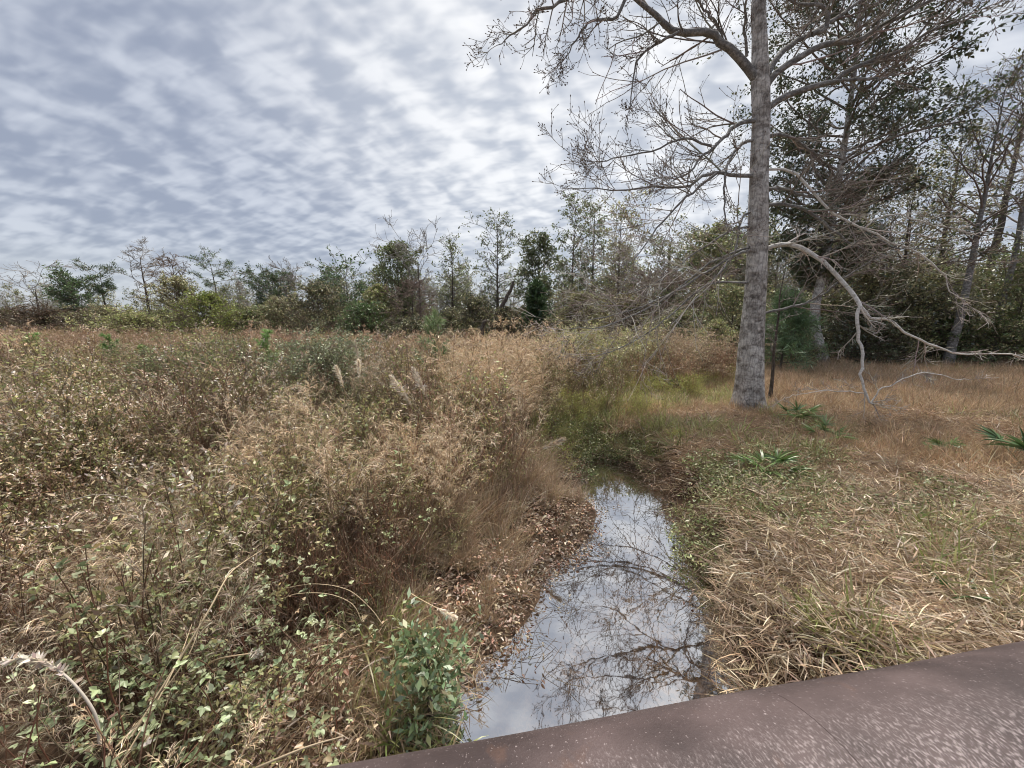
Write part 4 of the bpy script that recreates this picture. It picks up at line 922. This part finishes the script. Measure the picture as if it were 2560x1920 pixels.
S(LT, "tall thin leafy tree close behind the top of the forked bare tree", 2440, 28, 90, 80, 38, thin, leafpal=DARKG + OB, cb=.45, ls=.18, nl=34, nleaf=2)
S("evergreen_tree", "rounded mid green evergreen at the right edge above the meadow", 2545, 18.5, 590, 130, 39, mag, nleaf=6, cb=.04, nl=52, leafpal=[(.20, .25, .10), (.16, .21, .08), (.25, .27, .12)], ls=.14)
S("evergreen_tree", "spreading olive evergreen left of the rounded one at the right edge", 2400, 19.5, 640, 110, 40, mag, nleaf=6, cb=.05, nl=46, leafpal=OB + [(.18, .22, .09)], ls=.14)
S("evergreen_tree", "dark low evergreen behind the pale drooping limb's tip", 2290, 19, 690, 100, 41, mag, nleaf=6, cb=.04, nl=42, leafpal=OB + OB + DARKG, ls=.13)
S("evergreen_tree", "deep green low evergreen right of the bowed trunk", 2170, 20, 640, 90, 42, mag, nleaf=6, cb=.04, nl=40, leafpal=OB + [(.13, .16, .075)], ls=.13)
S("sapling", "slim pale sapling just right of the big trunk", 1945, 10.2, 560, 60, 43, bare, r0=.05, cb=.30, nl=14, nsub=5, ntw=4, bark=(.25, .23, .21), trunkmat=M_bark2, wander=.2, ang=(55, 30), minr=.004)
S(PT, "soft green young pine in the shade between the big trunk and the bowed trunk", 1965, 16, 735, 60, 44, pine, cb=.05, shape='cone', nl=30, nleaf=14, ls=.30, lw=.07, leafpal=[(.15, .22, .11), (.11, .18, .08)])
S(LT, "olive leafy tree behind the foot of the big trunk on its left", 1830, 21, 700, 70, 45, full, cb=.05, leafpal=OB + LG, ls=.14)

# ------------------------------------------------------------------ shrubs
def shrub(label, px, Yd, top, hw, seed, pal, group, bark=(.15, .12, .10), ls=.05, nl=64, nleaf=6, ntw=4, nsub=6, nm="shrub", shape='bottom', up=.03, **kw):
    return tree(nm, label, "shrub", px, Yd, top, hw, 'shrub', seed, group=group, bark=bark, r0=.04, cb=.03, nl=nl, nsub=nsub, ntw=ntw, shape=shape, ang=(82, 12), leafpal=pal, ls=ls, nleaf=nleaf, spread=ls * 1.2, wander=.16, up=up, **kw)
GE = "shrubs along the foot of the tree line"
RB = [(.13, .09, .055), (.10, .085, .045), (.16, .10, .065)]
shrub("wide dark reddish bush at the far left below the forked bare tree", 110, 50, 762, 100, 51, RB, GE, ls=.20)
shrub("dark rounded bush right of the wide reddish bush", 255, 52, 763, 69, 52, OB, GE, ls=.20)
shrub("low pale olive bush spreading before the tree line at left", 345, 44, 764, 86, 53, YGREEN + OB, GE, ls=.2)
shrub("tall olive vine covered mound under the vine-hung tree", 455, 48, 690, 75, 54, OB + [(.20, .19, .09)], GE, ls=.2)
shrub("bright yellow green bush standing out at the left of the tree line", 530, 40, 728, 66, 55, [(.34, .40, .09), (.29, .35, .085)], GE, ls=.16)
shrub("mid green bush right of the bright yellow green one", 630, 44, 760, 63, 56, GREEN + OB, GE, ls=.17)
shrub("brown green bush below the bushy topped tree", 705, 46, 740, 69, 57, OB, GE, ls=.18)
shrub("big dark olive thicket bush left of the middle", 800, 40, 698, 97, 58, OB + DARKG, GE, ls=.18)
shrub("fresh green bush at the foot of the big dark olive thicket", 905, 34, 754, 66, 59, [(.11, .18, .065), (.09, .14, .05)], GE, ls=.15)
shrub("tall olive yellow bush below the light green tree", 945, 37, 712, 50, 60, OB + YGREEN, GE, ls=.16)
shrub("dark shadowy bush under the vine tangle", 1035, 31, 790, 75, 61, DARKG + OB, GE, ls=.13)
shrub("mixed green brown bush under the tall slender tree", 1190, 33, 732, 86, 62, OB + DARKG, GE, ls=.15)
shrub("dark brown bush between the slender tree and the young pine", 1265, 30, 770, 55, 63, OB + DARKG + RB, GE, ls=.14)
shrub("olive bush under the three tall thin trees", 1450, 30, 720, 75, 64, OB, GE, ls=.14)
shrub("brown leafed bush right of the three tall thin trees", 1560, 26, 735, 75, 65, OB + RB, GE, ls=.13)
shrub("grey green bush at the left foot of the big trunk, behind the tan weeds", 1690, 21, 770, 75, 66, OB + LG, GE, ls=.11)
shrub("olive green bush close left of the big trunk", 1790, 15.5, 800, 55, 67, OB + YGREEN, GE, ls=.06, ntw=5)
shrub("dark bush at the meadow's edge left of the bowed trunk", 1985, 18, 800, 60, 68, OB + [(.13, .16, .075)], GE, ls=.09)
shrub("dark evergreen bush at the meadow's edge right of the bowed trunk", 2140, 18.5, 760, 75, 69, DARKG, GE, ls=.09, leafmat=M_leafd)
shrub("dark brown bush at the meadow's edge below the olive evergreen", 2260, 18.2, 775, 75, 70, OB + [(.13, .16, .075)], GE, ls=.09)
shrub("dark green bush at the meadow's edge below the spreading olive evergreen", 2380, 18, 780, 80, 71, [(.13, .16, .075)] + GREEN, GE, ls=.09)
shrub("low green bush at the meadow's edge by the right frame", 2510, 17.5, 790, 85, 72, GREEN + OB, GE, ls=.09)
GM = "shrubs standing in the field"
RS = dict(nl=80, nleaf=6, ntw=6, nsub=8, minr=.003, shape='round')
shrub("dark olive green fine leaved shrub in the left field", 490, 9.0, 838, 135, 81, [(.17, .195, .085), (.13, .16, .07), (.26, .26, .13)], GM, ls=0.045, **RS)
shrub("grey green shrub with pale shoots in the middle of the left field", 800, 8.4, 822, 130, 82, [(.24, .28, .15), (.19, .23, .12), (.34, .35, .22)], GM, ls=0.045, **RS)
shrub("rusty brown dry shrub between the two green field shrubs", 590, 9.2, 872, 75, 83, [(.26, .14, .085), (.20, .11, .07), (.32, .19, .12)], GM, ls=.024, nl=44, nleaf=4, ntw=6, nsub=8, minr=.003)
shrub("large olive shrub behind the feathery tan stand", 1440, 13.2, 806, 125, 84, [(.46, .45, .22), (.40, .40, .19), (.52, .47, .28)], GM, ls=.07, bark=(.34, .28, .20), **RS)
shrub("large olive shrub left of the green grass by the trunk, dark gap at its foot", 1590, 13.8, 812, 120, 85, [(.45, .45, .21), (.39, .40, .18), (.52, .47, .28)], GM, ls=.07, bark=(.34, .28, .20), **RS)
shrub("low yellow olive shrub above the cut bank at the creek head", 1370, 8.6, 1010, 75, 86, [(.40, .40, .16), (.34, .34, .15), (.45, .39, .21)], GM, ls=.05, nl=50, nleaf=6, ntw=5, nsub=7, minr=.003)
shrub("tan brown leafless shrub between the olive shrubs and the big trunk", 1700, 13, 812, 120, 87, [(.42, .32, .21), (.36, .27, .18), (.48, .38, .26)], GM, ls=0.045, bark=(.34, .27, .20), **RS)
shrub("leafy green bush with pale leaves hanging over the near left bank of the creek", 1035, 2.15, 1560, 105, 88, [(.18, .26, .13), (.25, .33, .20), (.14, .20, .09), (.30, .30, .16)], None, ls=.058, nl=30, nleaf=4, ntw=2, nsub=5, lw=.42, minr=.0018, bark=(.12, .13, .06), shape='round')

# ------------------------------------------------------------------ young pines in the field
def pine_seedling(label, px, Yd, top, seed, pal, h=None):
    rg = np.random.default_rng(seed); base = at(px, 800, Yd); base[2] = float(hz(base[0], base[1])) - .05
    h = at(px, top, Yd)[2] - base[2]
    root = thing("pine_seedling", label, "pine seedling", tuple(base), "young pines in the field")
    st = grow(np.zeros((1, 3)), np.array([[0, 0, 1.]]), h, 8, .03, .05, rg)
    p, d, t, pi = kids(st, 18, .25, .95, .8, rg); br = grow(p, d, h * .36 * (1.25 - t) * rg.uniform(.7, 1.2, 18), 5, .06, .14, rg)
    b = MB(); b.tubes(st, np.linspace(.016, .005, 9), 6, (.16, .11, .07)); b.tubes(br, np.linspace(.006, .003, 6), 4, (.17, .12, .075)); b.build("stem", M_twig, root)
    c = MB()
    for S_, k, l0 in ((st, 320, .0), (br, 64, .15)):
        p, d, t, pi = kids(S_, k, .45, 1, .65, rg); n = len(p)
        c.blades(p, d, .17 * rg.uniform(.6, 1.2, n), max(.0045, Yd * .0011), pick(pal, n, rg), rg, 2, .25)
    c.build("needles", M_leaf, root)
PN = [(.22, .36, .11), (.18, .30, .10), (.27, .40, .15)]
pine_seedling("tallest young pine, soft pale green, beside the feathery tan stand", 1085, 7.6, 792, 101, [(.20, .29, .13), (.25, .33, .17)])
pine_seedling("young pine standing left of the grey green field shrub", 652, 12, 828, 102, PN)
pine_seedling("young bushy bright green pine in the far left field, widest of the far ones", 268, 14, 838, 103, PN)
pine_seedling("young pine close to the left frame edge, far out in the field", 60, 14.5, 836, 104, PN)
pine_seedling("little young pine between the dark olive shrub and the tree line", 520, 13, 838, 105, PN)
pine_seedling("smallest young pine just left of the dark olive shrub", 340, 14.5, 870, 106, PN)

# ------------------------------------------------------------------ palmettos
def palmetto(label, px, py, seed, nf=7, s=1.0, pal=((.16, .26, .08), (.22, .32, .11), (.12, .20, .06))):
    rg = np.random.default_rng(seed); base = ground(px, py, .55); base[2] = float(hz(base[0], base[1]))
    root = thing("palmetto", label, "palmetto", tuple(base), "dwarf palmettos on the right bank")
    for i in range(nf):
        az = i * 2.4 + rg.uniform(-.4, .4); el = R(rg.uniform(35, 80))
        d = np.array([math.cos(el) * math.cos(az), math.cos(el) * math.sin(az), math.sin(el)]); L = s * rg.uniform(.22, .42)
        pe = grow(np.zeros((1, 3)), d[None], L, 5, .05, -.05, rg)
        b = MB(); c = pick(pal, 1, rg)[0]
        b.tubes(pe, .004 * s, 4, c * .9)
        tip = pe[0, -1]; f = nrm(pe[0, -1] - pe[0, -2]); sd_ = nrm(np.cross(f, [0, 0, 1.])); n = 17
        th = np.linspace(-1.45, 1.45, n); D = f[None] * np.cos(th)[:, None] + sd_[None] * np.sin(th)[:, None] + rg.normal(size=(n, 3)) * .05
        b.blades(np.repeat(tip[None], n, 0), D, s * .34 * rg.uniform(.8, 1.1, n), s * .030, pick(pal, n, rg, .15), rg, 4, .28)
        b.build("frond", M_leafd, root)
palmetto("dwarf palmetto with the largest fans on the right bank between creek and trunk", 1925, 1200, 201, 8, .95)
palmetto("dwarf palmetto growing right at the foot of the big trunk", 1990, 1065, 202, 8, 1.0, ((.17, .25, .09), (.22, .30, .12)))
palmetto("dwarf palmetto a step right of the trunk's own palmetto", 2065, 1110, 203, 6, .85, ((.17, .25, .09), (.22, .30, .12)))
palmetto("dark dwarf palmetto cut by the right frame edge in the meadow", 2560, 1190, 204, 9, 1.2, ((.07, .14, .045), (.10, .18, .06)))
palmetto("single small palmetto shoot in the straw near the rail", 2395, 1520, 205, 3, .45, ((.07, .17, .04), (.09, .2, .05)))
palmetto("small palmetto in the meadow midway to the right frame edge", 2350, 1150, 206, 6, .6)
palmetto("yellowish palmetto in the green grass left of the big trunk", 1690, 985, 207, 9, 1.0, ((.26, .31, .10), (.20, .26, .09)))

# ------------------------------------------------------------------ single stalks that stand out
def plume(label, foot, tip, Yd, seed, hl=.30, hw_=.022, col=SEED, group="plume grass stalks"):
    rg = np.random.default_rng(seed); a = at(*foot, Yd); c = at(*tip, Yd - .25)
    mid = (a + c) / 2 + np.array([-(c - a)[0] * .12, 0, np.linalg.norm(c - a) * .05])
    P = spline([a, mid, c], 16)
    root = thing("plume_grass", label, "grass stalk", tuple(a), group)
    b = MB(); b.tubes(P - a, np.linspace(.006, .0025, 16), 5, (.50, .38, .25)); b.build("stem", M_twig, root, smooth=True)
    e = MB(); n = 420; t = 1 - rg.uniform(0, 1, n) ** 1.2 * min(.9, hl / np.linalg.norm(c - a)); p, d = interp(P[None], t, np.zeros(n, int)); u_ = (1 - t) / (1 - t).max()
    dd = nrm(d + rg.normal(size=d.shape) * .35); L = (.03 + .09 * np.sin(np.clip(u_, 0, 1) * math.pi) ** .7) * min(1, hl / .35 + .05) * rg.uniform(.6, 1.2, n)
    e.blades(p - a, dd, L, .007, np.minimum(1.3 * pick(col, n, rg), .92), rg, 2, .2); e.build("seed_head", M_leaf, root)
plume("taller of the two pale feathery grass plumes standing together, leaning left", (1120, 1170), (1032, 920), 5.2, 301, .5)
plume("lower of the two pale feathery grass plumes standing together, leaning left", (1085, 1150), (978, 940), 5.0, 302, .5)
plume("whitish fluffy plume high in the field right of the grey green shrub", (905, 960), (888, 850), 8.0, 303, .7, .03)
plume("small pale plume left of the two standing together", (870, 1010), (840, 915), 6.6, 304, .45)
plume("small tan plume above the whitish rosette weeds", (905, 1000), (896, 900), 6.9, 305, .4)
plume("tan plume stalk leaning right over the creek's left bank", (1290, 1190), (1410, 1095), 5.2, 306, .35, col=TAN + SEED)
plume("buff plume with a thick head tipping down in the lower left brambles", (500, 1700), (650, 1630), 1.75, 307, .08, col=SEED)
plume("fluffy buff head at the end of an arched stalk over the leaf litter", (1020, 1480), (1140, 1545), 2.75, 308, .14, col=SEED)

def stalk(label, px_pts, Yd, r, seed, col=(.50, .40, .27), tuft=None, y1=None):
    rg = np.random.default_rng(seed); n = len(px_pts); ys = np.linspace(Yd, y1 or Yd, n)
    P = spline([at(p[0], p[1], y) for p, y in zip(px_pts, ys)], 30); a = P[0].copy()
    root = thing("dry_stalk", label, "dry stalk", tuple(a), "long dry stalks in the near weeds")
    b = MB(); b.tubes(P - a, np.linspace(r, r * .35, 30), 5, col); b.build("stem", M_twig, root, smooth=True)
    if tuft:
        e = MB(); m_ = 260; t = rg.uniform(tuft, 1, m_); p, d = interp(P[None], t, np.zeros(m_, int)); L = .03 * rg.uniform(.5, 1.3, m_)
        e.leaves(p - a, d + rg.normal(size=d.shape) * .7, L, L * .35, pick(SEED, m_, rg), rg); e.build("husk", M_leaf, root)
stalk("long straight pale stalk rising from the lower left weeds, bent right at its tip", [(330, 1840), (430, 1680), (520, 1530), (570, 1440), (610, 1405), (655, 1375)], 1.35, .006, 401, y1=2.0)
stalk("thinner pale stalk lying close under the long straight one", [(260, 1900), (360, 1790), (470, 1640), (505, 1540)], 1.3, .005, 402, y1=1.7)
stalk("third pale stalk fanning right of the long straight one", [(300, 1915), (390, 1760), (450, 1640), (480, 1560)], 1.25, .004, 403, y1=1.65)
stalk("arched silvery hairy stalk entering from the left frame edge", [(250, 1860), (235, 1780), (175, 1700), (110, 1655), (50, 1648), (-30, 1665)], 1.25, .006, 404, (.55, .49, .43), .45, 1.3)
stalk("upper of two thin arched stalks left of the creek", [(955, 1560), (925, 1520), (870, 1475), (790, 1460), (710, 1470)], 2.3, .0035, 405)
stalk("lower of two thin arched stalks left of the creek", [(905, 1555), (880, 1510), (820, 1485), (740, 1485), (690, 1505)], 2.2, .003, 406)
stalk("slanting tan stalk beside the leaf litter", [(790, 1690), (860, 1630), (950, 1600)], 1.9, .004, 407, (.42, .31, .20))
stalk("low pale stalk lying across the foot of the left bank near the rail", [(640, 1920), (760, 1870), (860, 1840)], 1.35, .006, 408, (.46, .37, .26))
stalk("thin grey twig arching over the brambles to the right", [(180, 1250), (250, 1236), (350, 1248), (480, 1268)], 2.6, .0035, 409, (.42, .38, .33))

# ------------------------------------------------------------------ stump and dark snag far out
def snag(name, label, pts, Yd, r0, seed, cat):
    rg = np.random.default_rng(seed); P = spline([at(p[0], p[1], Yd) for p in pts], 14); a = P[0].copy(); P = P - a; P[0, 2] -= .6
    b = MB(); b.tubes(P + rg.normal(size=P.shape) * r0 * .12, np.linspace(r0, r0 * .45, 14), 9, (.10, .085, .07))
    o = b.build(name, [M_bark2], None, smooth=True); o.location = a; tag(o, label, cat)
snag("stump", "dark broken stump sticking up behind the feathery tan stand", [(1203, 850), (1205, 825), (1212, 805), (1216, 800)], 13, .09, 1, "stump")
snag("dead_trunk", "black leaning dead trunk among the trees right of the tall slender tree", [(1245, 800), (1253, 770), (1272, 735), (1284, 705)], 30, .22, 2, "dead tree")

# ------------------------------------------------------------------ the wood behind: one mass of thin trees and brush
def wood():
    pr = []
    for i in range(4): pr.append(tree("w", "", "", 0, 34, 0, 0, 'w', 500 + i, proto=True, h=8.5 + i * .7, cw=1.9, **{k: v for k, v in dict(thin, nl=26, leafpal=LG + OB, ls=.24, nleaf=4, cb=.2).items() if k != 'kindp'}).mesh("wood_tree", [M_twigi, M_veg]))
    for i in range(3): pr.append(tree("w", "", "", 0, 34, 0, 0, 'w', 520 + i, proto=True, h=8.0 + i, cw=2.2, **{k: v for k, v in dict(bare, nl=18).items() if k != 'kindp'}).mesh("wood_tree", [M_twigi, M_veg]))
    for i in range(3): pr.append(tree("w", "", "", 0, 30, 0, 0, 'w', 540 + i, proto=True, h=3.4, cw=2.0, cb=.03, nl=40, nsub=6, ntw=4, nleaf=5, ls=.17, shape='bottom', ang=(82, 12), leafpal=OB + OB + LG, spread=.25, wander=.15, r0=.05).mesh("wood_tree", [M_twigi, M_veg]))
    C = proto_collection("wood_tree", pr)
    r_ = np.random.default_rng(77)
    x = []; y = []; s_ = []; ix = []
    def add(px0, px1, n, d0, d1, ids, s0, s1):
        px = r_.uniform(px0, px1, n); base = np.interp(px, [-600, 0, 380, 800, 1050, 1350, 1600, 1900, 2560, 3200], [62, 60, 58, 50, 42, 38, 33, 25, 23, 23]); Yd = base + r_.uniform(d0, d1, n)
        xx = (px - 1280) / F / 1.0146 * Yd
        x.append(xx); y.append(Yd); s_.append(r_.uniform(s0, s1, n)); ix.append(r_.choice(ids, n))
    add(-500, 900, 90, 2, 16, [0, 1, 2, 3, 4, 5, 6], .5, .95)
    add(850, 1700, 60, 1, 14, [0, 1, 2, 3, 4], .6, .95)
    add(1700, 2200, 45, 2, 14, [0, 1, 2, 3, 4, 5, 6], .7, 1.1); add(2200, 3100, 60, 2, 14, [0, 1, 2, 3, 4, 5, 6], .55, .85)
    add(-500, 1000, 120, -3, 10, [7, 8, 9], .7, 1.15)
    add(900, 1800, 80, -3, 8, [7, 8, 9], .6, 1.0)
    add(1750, 3100, 120, -2, 10, [7, 8, 9], .8, 1.3)
    x = np.concatenate(x); y = np.concatenate(y); s_ = np.concatenate(s_); ix = np.concatenate(ix)
    z = hz(x, y) - .1
    n = len(x); rot = np.stack([np.zeros(n), np.zeros(n), r_.uniform(0, 6.28, n)], 1)
    scatter_object("woods", C, len(pr), np.stack([x, y, z], 1), s_, np.tile([1., 1., 1.], (n, 1)), "mass of thin grey trees and brush filling in behind the tree line", "woods", rot=rot, idx=ix)
wood()
#@@END2@@
sc.view_settings.view_transform = 'Standard'; sc.view_settings.look = 'None'; sc.view_settings.exposure = 2.12; sc.view_settings.gamma = 1
sc.render.engine = 'CYCLES'
cy = sc.cycles; cy.filter_width = 1.05
cy.max_bounces = 6; cy.diffuse_bounces = 3; cy.glossy_bounces = 3; cy.transmission_bounces = 3; cy.transparent_max_bounces = 8
